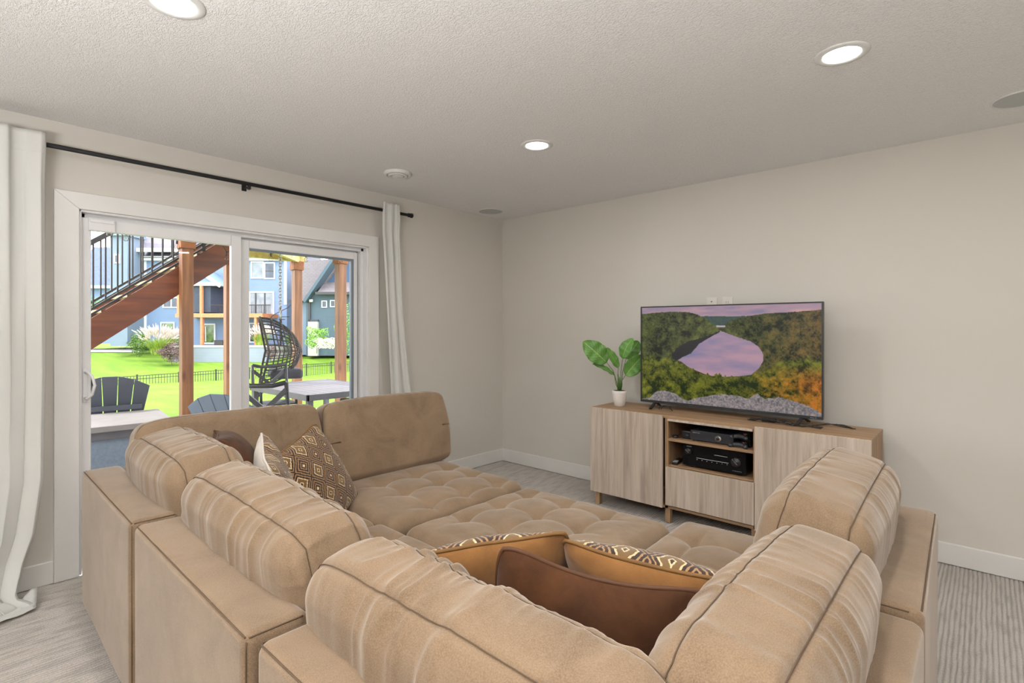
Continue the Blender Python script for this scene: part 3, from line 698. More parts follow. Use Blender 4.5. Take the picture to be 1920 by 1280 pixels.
t = thing('cable_box', 'small black square device on the upper shelf left of the console', 'device', (-1.53, 3.47, .584))
MB().box(-.032, 0, 0, .032, .12, .055).build('case', M['black'], t, bevel=.004)
MB().tube([(-.03, -.001, .05), (.026, -.001, .05), (.031, -.001, .045), (.031, -.001, .006)], .0013, 6).build('rim_line', M['silver'], t, True)
MB().tube([(.010, -.004, .024), (.010, .001, .024)], .013, 20).build('dial', M['charcoal'], t, True)
t = thing('adapter_puck', 'tiny black puck on the upper shelf at its left end', 'device', (-1.600, 3.46, .584))
MB().lathe([(.018, 0), (.02, .006), (.018, .016), (.006, .018)], seg=20).build('puck', M['black'], t, True)
t = thing('av_receiver', 'large black audio receiver with two silver marked knobs on lower shelf', 'receiver', (-1.335, 3.45, .402))
MB().box(-.205, 0, .012, .205, .30, .158).build('case', M['black'], t, bevel=.003)
MB().box(-.207, -.006, .012, .207, .002, .158).build('front_face', M['blackgloss'], t, bevel=.002)
for kx, kz, kr in ((-.165, .108, .021), (.150, .085, .030)):
    k = MB().tube([(kx, -.022, kz), (kx, -.004, kz)], kr, 32).build('knob', M['black'], t, True)
    MB().bar((kx-kr*.7, -.024, kz+kr*.7), (kx+kr*.4, -.024, kz-kr*.4), .004, .004, (0, 1, 0)).build('pointer', M['silver'], k)
MB().box(-.11, -.008, .070, .10, -.005, .0725).build('button_strip', M['text'], t)
for i in range(7): MB().tube([(-.105+.033*i, -.009, .060), (-.105+.033*i, -.005, .060)], .003, 8).build('button', M['silver'], t, True)
MB().box(.01, -.008, .108, .095, -.0055, .111).build('display_edge', M['text'], t)
words('DENON', .0095, (-.178, -.0068, .138), t)
words('AV SURROUND RECEIVER', .005, (.125, -.0068, .027), t)
for fx in (-.16, .16): MB().lathe([(.018, 0), (.02, .012)], (fx, .03, 0), 16).build('foot', M['black'], t, True)
t = thing('remote_control', 'black remote control lying on the lower shelf left of the receiver', 'remote control', (-1.598, 3.46, .402), rad(10))
MB().box(-.02, -.03, 0, .02, .12, .018).build('case', M['black'], t, bevel=.004)
for i in range(3):
    for j in range(4): MB().box(-.013+.01*i, -.02+.014*j, .018, -.007+.01*i, -.012+.014*j, .0205).build('button', M['text'], t)

# ------------------------------------------------------------------ television
def picture(nx=440, nz=248):
    u = (np.arange(nx+1)/nx)[:, None]*np.ones((1, nz+1)); v = np.ones((nx+1, 1))*(np.arange(nz+1)/nz)[None]   # v down from the top
    U, V = u.ravel(), v.ravel(); P = np.stack([U*1.78, V, 0*U], 1); nn = lambda s, sd, o=3: fbm(P, s, sd, o)
    L = lambda *c: np.array(srgb(*c)[:3])
    fine = nn((80, 80, 1), 1); mid = nn((17, 19, 1), 2, 4); big = nn((6, 6, 1), 3)
    mixc = lambda a, b, k: a[None]*(1-k)[:, None]+b[None]*k[:, None] if a.ndim == 1 else a*(1-k)[:, None]+b*k[:, None]
    cl = np.clip(.5+.9*nn((4, 22, 1), 8, 4), 0, 1)
    sky = mixc(L(136, 126, 154), L(200, 158, 160), cl)
    lake = mixc(L(130, 126, 160), L(196, 152, 164), np.clip(.5+.9*nn((3, 11, 1), 21, 4)+.2*(V-.5), 0, 1))
    tr = mixc(L(16, 26, 16), L(104, 112, 56), np.clip(.36+.5*fine+.7*mid+.4*big, 0, 1))
    red = np.clip((U-.55)*1.6+.9*mid+.3*big-.15, 0, 1)*.55; tr = mixc(tr, L(150, 82, 40), red*np.clip(.6+fine, 0, 1))
    dist = mixc(L(46, 66, 66), L(70, 92, 84), np.clip(.5+.6*fine, 0, 1))
    col = sky.copy()
    e = .006*nn((50, 1, 1), 31)
    hillL = np.interp(U, [0, .08, .2, .30, .36, .42, .46], [.07, .055, .05, .055, .085, .14, .2])+e
    hillR = np.interp(U, [.50, .56, .64, .72, .85, 1], [.20, .14, .11, .085, .075, .06])+e; hillR = np.where(U < .5, 1, hillR); hillL = np.where(U > .47, 1, hillL)
    far = .105+.012*nn((5, 1, 1), 33); col[(V > far)] = dist[(V > far)]
    m_ = (V > hillL) | (V > hillR) | (V > .19+e); col[m_] = tr[m_]
    # lake outline
    top = np.interp(U, [.20, .24, .30, .36, .42, .46, .49, .54, .60, .66, .70, .72, .725], [.50, .42, .36, .33, .30, .27, .245, .28, .315, .35, .40, .46, .5])
    bot = np.interp(U, [.20, .26, .30, .36, .43, .52, .60, .66, .70, .725], [.54, .57, .62, .66, .70, .70, .685, .665, .60, .52])
    ins = (U > .205) & (U < .722) & (V > top+.006*fine) & (V < bot)
    shade = np.interp(U, [.20, .26, .32, .37, .42, .46, .49], [.60, .53, .48, .38, .325, .285, .26])+.008*nn((30, 4, 1), 40)
    col[ins] = lake[ins]; m_ = ins & (V < shade) & (U < .49); col[m_] = L(34, 36, 40)+0*col[m_]
    m_ = (U > .47) & (U < .52) & (V > .195) & (V < .212); col[m_] = L(186, 176, 190)
    # foreground tree tops in front of the water
    tt = np.interp(U, [0, .2, .3, .4, .5, .6, .7, .8, .9, 1], [.55, .55, .62, .70, .70, .70, .66, .55, .5, .5])-.085*np.clip(nn((26, 1.5, 1), 50, 3), 0, 1)-.014*fine
    fg = mixc(L(24, 40, 14), L(134, 138, 40), np.clip(.28+.85*mid+.5*fine+.3*big, 0, 1))
    fg = mixc(fg, L(214, 112, 38), np.clip((U-.68)*2.2+.9*mid, 0, 1)*np.clip(.65+.8*fine, 0, 1)*np.clip((V-.55)*6, 0, 1))
    m_ = V > tt; col[m_] = fg[m_]
    rk = np.interp(U, [0, .06, .09, .15, .22, .27, .30, .36, .42, .50, .60, .64, .69, .73, .80, .88, .95, 1], [1, .97, .91, .885, .905, .955, .97, .93, .905, .87, .88, .90, .84, .885, .855, .885, .92, .97])+.008*nn((40, 4, 1), 60)
    rc_ = mixc(L(82, 84, 92), L(170, 158, 156), np.clip(.5+.8*fine+.3*mid, 0, 1)); m_ = V > rk; col[m_] = rc_[m_]
    return U, V, col, nx, nz
t = thing('television', 'large flat television showing a lake and autumn forest on the cabinet', 'television', (-1.355, 3.66, .74))
hw, zb, ztp = .615, .042, .767
MB().box(-hw, .0, zb, hw, .022, ztp).build('back_housing', M['black'], t, bevel=.004)
MB().box(-hw+.12, .022, zb+.06, hw-.12, .055, zb+.42).build('rear_bulge', M['black'], t, bevel=.01)
bz = .009; f_ = MB()
f_.box(-hw, -.012, zb, hw, 0, zb+.018).box(-hw, -.012, ztp-bz, hw, 0, ztp).box(-hw, -.012, zb+.018, -hw+bz, 0, ztp-bz).box(hw-bz, -.012, zb+.018, hw, 0, ztp-bz)
f_.build('bezel', M['bezel'], t, bevel=.001)
MB().box(-hw+bz, -.004, zb+.018, hw-bz, -.001, ztp-bz).build('screen_backing', M['black'], t)
U, V, col, nx, nz = picture(); sx0, sx1, sz0, sz1 = -hw+bz, hw-bz, zb+.018, ztp-bz
Vt = np.stack([sx0+(sx1-sx0)*U, np.full_like(U, -.005), sz1+(sz0-sz1)*V], 1)
I = np.arange((nx+1)*(nz+1)).reshape(nx+1, nz+1); Fq = np.stack([I[:-1, :-1], I[:-1, 1:], I[1:, 1:], I[1:, :-1]], -1).reshape(-1, 4)
ms = NT('screen_picture'); at = ms.n('ShaderNodeAttribute', attribute_name='pic'); ms.base((.004, .004, .004, 1)); ms.set(Roughness=.22)
ms.b.inputs['Specular IOR Level'].default_value = .6
ms.link(at.outputs['Color'], ms.b.inputs['Emission Color']); ms.b.inputs['Emission Strength'].default_value = .85
o = mesh_obj('screen', Vt, Fq.tolist(), ms.m, t)
ca = o.data.color_attributes.new('pic', 'FLOAT_COLOR', 'POINT'); ca.data.foreach_set('color', np.concatenate([np.clip(col, 0, 1), np.ones((len(col), 1))], 1).astype(np.float32).ravel())
for sx_ in (-.50, .50):
    MB().bar((sx_, .005, .045), (sx_-.012*math.copysign(1, sx_), -.10, .008), .022, .012).bar((sx_, .015, .045), (sx_+.012*math.copysign(1, sx_), .10, .008), .022, .012).build('stand_foot', M['black'], t, bevel=.004)
words('Roku TV', .010, (.545, -.0128, zb+.005), t)
t = thing('power_adapter_tangle', 'black power brick and cables in a heap below the television screen', 'cables', (-1.05, 3.62, .74))
MB().box(-.03, -.02, .0, .05, .02, .022).build('power_brick', M['black'], t, bevel=.005)
for k in range(5):
    r_ = np.random.default_rng(k+40); pts = []
    for i in range(26):
        a = i/25; pts.append((-.10+.42*a*(1 if k < 3 else .7), -.05+.03*math.sin(7*a*(k+1)*.6+k), .006+.022*abs(math.sin(9*a+k*1.3))*math.exp(-((a-.35)/.35)**2)))
    MB().tube(pts, .0026, 6).build('cable', M['black'], t, True)
t = thing('coiled_cable', 'short black bent cable under the left end of the television', 'cable', (-1.75, 3.62, .74))
MB().tube([(-.05, -.01, .004), (-.03, -.02, .03), (0, -.02, .034), (.03, -.015, .03), (.05, .0, .004)], .0028, 6).tube([(-.04, 0, .004), (-.02, .0, .026), (.03, .0, .03), (.06, -.02, .004)], .0028, 6).build('cable', M['black'], t, True)
t = thing('trailing_cable', 'thin black cord trailing off the cabinet right of the television', 'cable', (-.80, 3.64, .74))
MB().tube([(0, 0, .003), (.06, -.03, .02), (.12, -.03, .03), (.17, .0, .028), (.21, .05, .004), (.16, .10, .003), (.10, .16, .003)], .0028, 6).tube([(.02, .02, .003), (.08, .03, .022), (.16, .02, .012), (.22, .06, .003)], .0026, 6).build('cord', M['black'], t, True)

# wall plates
for px, lab, kind in ((-1.516, 'pale wall plate above the television, the left one with a coaxial socket', 0), (-1.403, 'pale electrical outlet plate above the television, the right one', 1)):
    t = thing('wall_plate', lab, 'wall outlet', (px, YF, 1.51))
    MB().box(-.038, -.006, -.06, .038, 0, .06).build('plate', M['plate'], t, bevel=.002)
    if kind:
        for zz in (.022, -.022):
            s_ = MB().box(-.017, -.009, zz-.014, .017, -.005, zz+.014).build('receptacle', M['plate'], t, bevel=.003)
            MB().box(-.008, -.0095, zz-.004, -.006, -.0085, zz+.006).box(.006, -.0095, zz-.004, .008, -.0085, zz+.006).build('slot', M['slot'], s_)
    else: MB().tube([(0, -.014, .03), (0, -.005, .03)], .005, 12).build('socket', M['silver'], t, True)

# ------------------------------------------------------------------ potted plant on the cabinet
t = thing('potted_plant', 'small plant with broad green leaves in a white ribbed pot on the cabinet', 'plant', (-2.115, 3.585, .74))
MB().lathe([(.036, 0), (.040, .004), (.050, .055), (.055, .10), (.056, .118), (.052, .120), (.049, .108)], seg=96, cap=True,
           fn=lambda a, z: 1+.030*abs(math.sin(9*a+18*z))-.02).build('pot', M['pot'], t, True)
MB().lathe([(.0005, .118), (.03, .121), (.050, .117)], seg=24, cap=False).build('soil', M['soil'], t, True)
vr = (Vector((.7416, .6709, 0)), Vector((.6709, -.7416, 0)), Vector((0, 0, 1)))
def leaf(base, tip, width, bend, twist, parent, nm='leaf'):
    base, tip = Vector(base), Vector(tip); d_ = tip-base; Ln = d_.length; d_.normalize()
    nrm = Vector(twist).normalized(); sd = d_.cross(nrm).normalized(); nrm = sd.cross(d_).normalized()
    nl, nw = 22, 12; vs = []; uv = []
    for i in range(nl+1):
        a = i/nl; w = width*(math.sin(PI*a**.85)**.62)*(1 if a < 1 else 0)
        for j in range(nw+1):
            b = j/nw*2-1
            p = base+d_*Ln*a+sd*w*b+nrm*(bend*math.sin(PI*a)+.18*w*abs(b)**1.3+.004*math.sin(22*a)*abs(b)*width/.05)
            vs.append(p); uv.append((b, a))
    fs = [(i*(nw+1)+j, i*(nw+1)+j+1, (i+1)*(nw+1)+j+1, (i+1)*(nw+1)+j) for i in range(nl) for j in range(nw)]
    o = mesh_obj(nm, vs, fs, M['leaf'], parent, True); ul = o.data.uv_layers.new(name='UVMap')
    for lp in o.data.loops: ul.data[lp.index].uv = uv[lp.vertex_index]
    o.modifiers.new('thickness', 'SOLIDIFY').thickness = .0008
    return o
def PL(r, z, f=0.): return vr[0]*r+vr[1]*f+vr[2]*z     # r metres to the side, f towards the room, z up
def stemc(pts, r0=.0035):
    MB().tube([tuple(p) for p in pts], [r0*(1-.45*i/(len(pts)-1)) for i in range(len(pts))], 8).build('stem', M['stem'], t, True)
vf = PL(0, .2, 1)
for b0, mid_, l0, l1, wd, bd, tw in (
    (PL(-.008, .115), PL(-.05, .27), PL(-.10, .335), PL(-.285, .50), .082, .012, PL(-.1, .3, 1)),
    (PL(-.004, .115), PL(-.015, .24), PL(-.010, .295), PL(-.105, .452), .040, .006, PL(.4, .3, .8)),
    (PL(.004, .115), PL(.01, .26), PL(.022, .365), PL(.105, .525), .052, .03, PL(-.6, .25, .8)),
    (PL(.010, .115), PL(.02, .20), PL(.045, .235), PL(.185, .395), .066, -.01, PL(.1, .1, 1)),
    (PL(-.012, .115), PL(-.03, .17), PL(-.04, .235), PL(-.215, .325), .034, .015, PL(0, 1, .55)),
    (PL(.006, .115), PL(.03, .26, -.03), PL(.06, .36, -.05), PL(.17, .50, -.09), .060, .02, PL(-.2, .2, 1))):
    stemc([b0, b0.lerp(mid_, .5)+PL(.003, 0), mid_, l0]); leaf(l0, l1, wd, bd, tw, t)
for k in range(3):
    MB().tube([PL(-.008+.008*k, .112), PL(-.010+.009*k, .19), PL(-.012+.011*k, .245-.02*k)], [.008, .007, .002], 8).build('sheath', M['stem'], t, True)

# ================================================================== outside
VR, VF = Vector((.7416, .6709, 0)), Vector((-.6709, .7416, 0))
# patio slab and lawn
PZ = -.10
st('patio_floor', B(-8.9, -5, PZ-.12, XL-.15, 8, PZ), M['concrete'])
us = np.linspace(-75, 20, 40); fs_v = np.concatenate([np.linspace(4, 44, 41), np.linspace(46, 120, 16)])
def lawn_z(u, f): return float(np.interp(f, [0, 9, 14, 24, 32, 36, 46, 60, 120], [-.16, -.20, -.45, -1.29, -1.64, -1.58, -.85, -.72, .3]))
vs = [tuple(VR*u+VF*f+Vector((0, 0, lawn_z(u, f)))) for u in us for f in fs_v]; nf_ = len(fs_v)
st('ground_lawn', MB().add(vs, [(i*nf_+j, (i+1)*nf_+j, (i+1)*nf_+j+1, i*nf_+j+1) for i in range(len(us)-1) for j in range(nf_-1)]), M['grass'], smooth=True)

# deck overhead with posts, beams, joists and boards
t = thing('backyard_deck', 'raised wooden deck outside with cedar posts and visible joists underneath', 'deck')
for (px, py, h) in ((-8.1, 2.33, 2.42), (-7.95, 4.55, 2.40), (-9.40, 4.5, 2.40), (-9.40, 3.34, 2.40)):
    MB().box(-.07, -.07, PZ-.6, .07, .07, h).build('post', M['post'], t, bevel=.006, loc=(px, py, 0))
    MB().box(-.092, -.092, h, .092, .092, h+.16).build('post_cap', M['cap'], t, bevel=.006, loc=(px, py, 0))
for (a, b) in (((-8.1, 2.2, 2.68), (-8.1, 4.75, 2.68)), ((-9.4, 3.2, 2.66), (-9.4, 4.65, 2.66))):
    MB().bar(a, b, .09, .20).build('beam', M['joist'], t)
MB().bar((-7.88, 3.16, 2.60), (-9.37, 4.5, 2.60), .07, .12).build('diagonal_beam', M['joist'], t)
jo = None
for i in range(7):
    y = 2.3+.385*i; xe = -8.13 if y < 3.1 else -9.5
    MB().bar((xe, 0, 0), (-7.0, 0, 0), .04, .19).build('joist', M['joist'], t, loc=(0, y, 2.86))
jn = None
for i in range(17):  # unseen near joists and boards, extent set to keep sun out of the room
    y = -1.9+.41*i
    if jn is None: jn = MB().bar((-7.0, 0, 0), (-3.83, 0, 0), .04, .19).build('joist', M['joist'], t); jn.location = (0, y, 2.86)
    else: inst(jn, (0, y, 2.86), t)
bo = None
for i in range(23):
    x = -3.92-.142*i
    if bo is None: bo = MB().box(-.068, -1.95, 0, .068, 4.7, .03).build('deck_board', M['board'], t); bo.location = (x, 0, 2.96)
    else: inst(bo, (x, 0, 2.96), t)
bo = None
for i in range(17):
    x = -7.19-.142*i
    MB().box(-.068, 2.25 if x > -8.15 else 3.12, 0, .068, 4.7, .03).build('deck_board', M['board'], t, loc=(x, 0, 2.96))

# staircase descending to the left
t = thing('deck_staircase', 'outdoor staircase with brown stringer and dark metal railing behind the glass door', 'stairs')
sl = (2.339-1.075)/1.65; yA, yB = -.2, 3.05
bz_ = lambda y: 1.075+sl*(y-1.33)
for sx in (-8.25, -9.25):
    MB().prism([(yA, bz_(yA)), (yB, bz_(yB)), (yB, bz_(yB)+.39), (yA, bz_(yA)+.39)], 'x', sx-.02, sx+.02).build('stringer', M['stringer'], t, bevel=.004)
tr = None
for i in range(11):
    y = -.05+.27*i; z = bz_(y)+.30
    if tr is None: tr = MB().box(-9.23, -.14, -.02, -8.27, .14, .02).build('stair_tread', M['board'], t); tr.location = (0, y, z)
    else: inst(tr, (0, y, z), t)
for sx in (-8.25, -9.25):
    a, b = Vector((sx, yA, bz_(yA))), Vector((sx, yB, bz_(yB)))
    for dz, w, h in ((.435, .05, .025), (.50, .04, .03), (1.33, .055, .06)):
        MB().bar(a+Vector((0, 0, dz)), b+Vector((0, 0, dz)), w, h).build('rail', M['rail'], t, bevel=.003)
    bal = None
    for i in range(26):
        y = yA+.06+.124*i
        if y > yB: break
        if i % 13 == 9: MB().box(sx-.022, y-.022, bz_(y)+.39, sx+.022, y+.022, bz_(y)+1.36).build('rail_post', M['rail'], t); continue
        if bal is None: bal = MB().box(-.0085, -.0085, 0, .0085, .0085, .86).build('baluster', M['rail'], t); bal.location = (sx, y, bz_(y)+.48)
        else: inst(bal, (sx, y, bz_(y)+.48), t)

# string lights
t = thing('string_lights', 'string of clear round bulbs draped along the deck posts outside', 'string lights')
bp_ = [(-7.85, 1.436, 2.467), (-7.85, 1.60, 2.443), (-7.85, 2.15, 2.402), (-7.83, 2.45, 2.509), (-7.85, 2.754, 2.305), (-7.85, 3.364, 2.36), (-7.85, 3.905, 2.40), (-7.8, 4.467, 2.44)]
cp = [(-7.85, .9, 2.62)]
for i, p in enumerate(bp_):
    cp.append((p[0], p[1], p[2]+.10))
    if i+1 < len(bp_): q = bp_[i+1]; cp.append((p[0], (p[1]+q[1])/2, max(p[2], q[2])+.13))
MB().tube(cp, .006, 6).build('cord', M['cord'], t, True)
for p in bp_:
    MB().tube([(p[0], p[1], p[2]+.10), (p[0], p[1], p[2]+.04)], .014, 10).build('bulb_socket', M['socket'], t, True)
    MB().lathe([(.001, -.035), (.018, -.030), (.028, -.012), (.028, .006), (.018, .03), (.013, .045)], p, 16, False).build('bulb', M['bulb'], t, True)

# hanging egg chair and chain
t = thing('egg_chair', 'dark rattan hanging egg chair under the deck outside', 'hanging chair', (-7.72, 3.50, 1.0), rad(-18))
W2, Hh = .36, .50
def egg(th, ph):   # th around from the opening edge, ph vertical angle
    r = math.cos(ph); return (W2*r*math.cos(th)+.0, .42*r*math.sin(th), Hh*math.sin(ph)*(1.0 if ph > 0 else .95))
rm = []
for i in range(40):
    a = 2*PI*i/40; rm.append((-.16+.10*math.cos(a)*1.0+(.08*math.sin(a) if math.sin(a) < 0 else 0)*0, -.02+0*a, 0))
rim = [(.30*math.cos(2*PI*i/48)*(1-.12*math.sin(2*PI*i/48))-.05, -.22-.10*abs(math.sin(2*PI*i/48)), .50*math.sin(2*PI*i/48)) for i in range(48)]
MB().tube(rim, .016, 8, closed=True).build('rim', M['rattan'], t, True)
def shell(a, k):   # point on rim a (angle), depth k 0..1 to the back
    rx = .30*math.cos(a)*(1-.12*math.sin(a))-.05; rz = .50*math.sin(a); f = math.cos(k*PI/2)
    return ((rx+.05)*f-.05+.10*k, -.22-.10*abs(math.sin(a))*f+.46*math.sin(k*PI/2), rz*f)
for i in range(34):
    a = 2*PI*i/34; MB().tube([shell(a, k/8) for k in range(9)], .0068, 5).build('rattan_rib', M['rattan'], t, True)
for k in (.2, .38, .56, .74, .88):
    MB().tube([shell(2*PI*i/36, k) for i in range(36)], .010, 6, closed=True).build('rattan_hoop', M['rattan'], t, True)
a = soft_obj('seat_cushion', (.26, .22, .07), .05, (12, 12, 5), lambda p, N: p, M['cushion_dark'], t); a.location = (-.04, .02, -.33)
MB().tube([(0, -.05, .47), (0, -.05, .52), (0, -.05, .56)], .012, 8).build('hanger', M['chain'], t, True)
lk = None
for i in range(19):
    z = .58+.046*i
    if lk is None:
        lk = MB().tube([(.020*math.cos(2*PI*k/10), 0, .03*math.sin(2*PI*k/10)) for k in range(10)], .008, 6, closed=True).build('chain_link', M['chain'], t, True); lk.location = (0, -.05, z)
    else: inst(lk, (0, -.05, z), t, (0, 0, PI/2*(i % 2)))

# dining table and chairs outside
t = thing('patio_table', 'rectangular charcoal slatted dining table on the patio', 'table', (-6.16, 3.22, PZ))
tb = None
for i in range(9):
    y = -.45+.112*i
    if tb is None: tb = MB().box(-.74, -.053, 0, .74, .053, .022).build('tabletop_slat', M['tabletop'], t, bevel=.003); tb.location = (0, y, .70)
    else: inst(tb, (0, y, .70), t)
MB().box(-.76, -.52, .655, .76, -.495, .722).box(-.76, .515, .655, .76, .54, .722).box(-.76, -.52, .655, -.735, .54, .722).box(.735, -.52, .655, .76, .54, .722).build('table_frame', M['tablemat'], t, bevel=.003)
for lx in (-.71, .71):
    for ly in (-.47, .49): MB().box(lx-.03, ly-.03, 0, lx+.03, ly+.03, .655).build('leg', M['tablemat'], t, bevel=.003)
def cross_chair(label, loc, rz):
    t = thing('patio_chair', label, 'chair', loc, rz)
    for sx in (-.22, .22):
        MB().tube([(sx, .24, 0), (sx, .22, .42), (sx, .27, .70), (sx, .31, .93)], .020, 8).build('back_leg', M['darkmetal'], t, True)
        MB().tube([(sx, -.20, 0), (sx, -.20, .43)], .020, 8).build('front_leg', M['darkmetal'], t, True)
        MB().tube([(sx, .25, .64), (sx, .0, .655), (sx, -.20, .63), (sx, -.21, .43)], .017, 8).build('armrest', M['darkmetal'], t, True)
    MB().tube([(-.22, .31, .93), (-.1, .34, .90), (.1, .34, .90), (.22, .31, .93)], .022, 8).build('top_rail', M['darkmetal'], t, True)
    MB().bar((-.22, .235, .46), (.22, .31, .86), .045, .015, (0, 1, 0)).build('cross_bar', M['darkmetal'], t)
    MB().bar((.22, .235, .46), (-.22, .31, .86), .045, .015, (0, 1, 0)).build('cross_bar', M['darkmetal'], t)
    for i in range(6): MB().box(-.23, -.21+.076*i, .42, .23, -.145+.076*i, .438).build('seat_slat', M['darkmetal'], t)
    return t
cross_chair('dark crossback patio chair nearest the door, in front of the patio table', (-5.28, 2.33, PZ), rad(-138))
cross_chair('dark patio chair at the far left end of the patio table', (-7.15, 3.12, PZ), rad(80))
cross_chair('dark patio chair tucked in at the right side of the patio table', (-5.25, 3.35, PZ), rad(-90))

# adirondack chairs
def adirondack(label, loc, rz, mt):
    t = thing('adirondack_chair', label, 'chair', loc, rz); m_ = M[mt]
    n = 5
    for i in range(n):
        k = i-(n-1)/2; xb, xt = k*.098, k*.135; ht = .95-.026*k*k; w0, w1 = .043, .0645
        w1 = .0655; tip = [(-w1+xt, .955-1.05*(xt-w1)**2), (w1+xt, .955-1.05*(xt+w1)**2)]
        yb_ = .20; yt = .46; zb_ = .30
        vs = []
        for dy in (0, .02):
            for (x, z) in ((xb-w0, zb_), (xb+w0, zb_), tip[1], tip[0]):
                vs.append((x, yb_+(yt-yb_)*(z-zb_)/.65+dy, z))
        MB().add(vs, [(0, 1, 2, 3), (7, 6, 5, 4), (0, 4, 5, 1), (1, 5, 6, 2), (2, 6, 7, 3), (3, 7, 4, 0)]).build('back_slat', m_, t, bevel=.004)
    for i in range(6): MB().bar((-.27, -.28+.088*i, .40-.02*i), (.27, -.28+.088*i, .40-.02*i), .078, .02).build('seat_slat', m_, t)
    for sx in (-.29, .29):
        MB().bar((sx, -.30, .37), (sx, .52, .12), .025, .12).build('side_rail', m_, t)
        MB().box(sx-.02, -.32, 0, sx+.02, -.22, .45).build('front_leg', m_, t)
        MB().bar((sx, .48, 0), (sx, .40, .30), .03, .07).build('back_leg', m_, t)
        MB().box(sx-.05, -.38, .45, sx+.05, .30, .472).build('armrest', m_, t, bevel=.01)
    MB().bar((-.27, .30, .40), (.27, .30, .40), .05, .03).bar((-.27, .385, .62), (.27, .385, .62), .03, .05).build('back_batten', m_, t)
    return t
adirondack('grey adirondack chair with fan back behind the pale topped box table outside', (-7.05, 1.30, PZ), rad(259), 'poly')
adirondack('slate adirondack chair close to the door, half hidden by the door stile', (-4.46, 1.86, PZ), rad(205), 'polyblue')

# patio storage bench with pale lid
t = thing('patio_fire_table', 'low box table with pale flat top and slate sides outside the door', 'table', (-6.1, .55, PZ), rad(-6))
MB().box(-.43, -1.0, .55, .45, 1.0, .60).build('table_top', M['stone'], t, bevel=.005)
MB().box(-.40, -.97, .48, .42, .97, .55).build('top_apron', M['tablemat'], t, bevel=.003)
MB().box(-.37, -.93, 0, .39, .93, .48).build('side_panel', M['boxside'], t, bevel=.005)

# metal fence across the garden
t = thing('garden_fence', 'low black metal picket fence running across the lawn', 'fence')
v0 = 24.8; u0 = -703/984*v0; fa, fb = .0404*v0, .0617*v0; top_z = H-90/984*v0; pic = None; fpost = None
fd = (VR*fa+VF*fb); ang = math.atan2(fd.y, fd.x); plen = fd.length
for k in range(-2, 10):
    p = VR*(u0+k*fa)+VF*(v0+k*fb)
    if fpost is None: fpost = MB().box(-.032, -.032, -1.2, .032, .032, .06).build('fence_post', M['fence'], t); fpost.location = (p.x, p.y, top_z); fpost.rotation_euler = (0, 0, ang)
    else: inst(fpost, (p.x, p.y, top_z), t)
    for i in range(1, 14):
        q = p+fd*(i/14)
        if pic is None: pic = MB().box(-.010, -.010, -1.15, .010, .010, 0).build('picket', M['fence'], t); pic.location = (q.x, q.y, top_z); pic.rotation_euler = (0, 0, ang)
        else: inst(pic, (q.x, q.y, top_z), t)
    for dz in (-.015, -.16, -1.0):
        a = p+Vector((0, 0, top_z+dz)); MB().bar(a, a+fd, .025, .03).build('fence_rail', M['fence'], t)

# ------------------------------------------------------------------ neighbouring houses, built in their own frames turned 42 degrees
def hframe(name, label, u, f, cat='house', dr=0.):
    p = VR*u+VF*f; return thing(name, label, cat, (p.x, p.y, 0), YAW+dr)
K = 984.
def xu(px, f): return (px-960)/K*f
def zz(py, f): return H+(614-py)/K*f
def win(par, x0, z0, x1, z1, y=-.0, mat='pane', mull=(), bars=(), fr=.10, name='window'):
    w = MB().box(x0-fr, y-.08, z0-fr, x1+fr, y+.02, z0).box(x0-fr, y-.08, z1, x1+fr, y+.02, z1+fr).box(x0-fr, y-.08, z0, x0, y+.02, z1).box(x1, y-.08, z0, x1+fr, y+.02, z1)
    o = w.build(name, M['housetrim'], par)
    MB().box(x0, y-.03, z0, x1, y-.01, z1).build('pane', M[mat], o)
    for m_ in mull: MB().box(m_-.05, y-.07, z0, m_+.05, y, z1).build('mullion', M['housetrim'], o)
    for b_ in bars: MB().box(x0, y-.06, b_-.03, x1, y, b_+.03).build('mullion', M['darkmetal'], o)
    return o
F0 = 45.
t = hframe('blue_house', 'large blue lap-sided house with white trim and cedar porch across the garden', 0, F0)
X = lambda px: xu(px, F0); Z = lambda py: zz(py, F0); zb0 = -.15
MB().box(X(244), 0, zb0, X(538), 9, Z(487)).build('wall', M['blue'], t)
MB().box(X(244), -.35, Z(489), X(541), .1, Z(481)).build('eave', M['housetrim'], t)
MB().prism([(-.5, Z(484)), (4.8, Z(430)), (9.4, Z(484))], 'x', X(240), X(541)).build('roof', M['roof'], t)
MB().box(X(533), -.06, Z(571), X(538), .02, Z(489)).box(X(268), -.06, zb0, X(275), .02, Z(480)).build('corner_trim', M['housetrim'], t)
# projecting wing behind the stair railing
MB().box(X(240), -2.0, zb0, X(271), 0, Z(440)).build('wing_wall', M['pale'], t)
MB().prism([(X(236), Z(450)), (X(252), Z(400)), (X(275), Z(372)), (X(275), Z(450))], 'y', -2.3, 0).build('wing_gable', M['pale'], t)
MB().prism([(-.9, Z(470)), (2.2, Z(418)), (2.2, Z(470))], 'x', X(264), X(345)).build('porch_roof', M['roof'], t)
MB().box(X(264), -1.0, Z(475), X(345), -.8, Z(468)).build('fascia', M['housetrim'], t)
win(t, X(250), Z(497), X(256), Z(485), -2.0, 'pane')
win(t, X(307), Z(500), X(325), Z(482), 0, 'pane_light', (X(316),))
win(t, X(308), Z(575), X(337), Z(559), 0, 'pane', (X(322),))
win(t, X(304), Z(632), X(326), Z(606), 0, 'pane_green')
win(t, X(473), Z(520), X(493), Z(492), 0, 'pane_light'); win(t, X(498), Z(521), X(514), Z(494), 0, 'pane', (), (Z(508),))
win(t, X(470), Z(590), X(512), Z(549), 0, 'pane_light', (), (), .12)
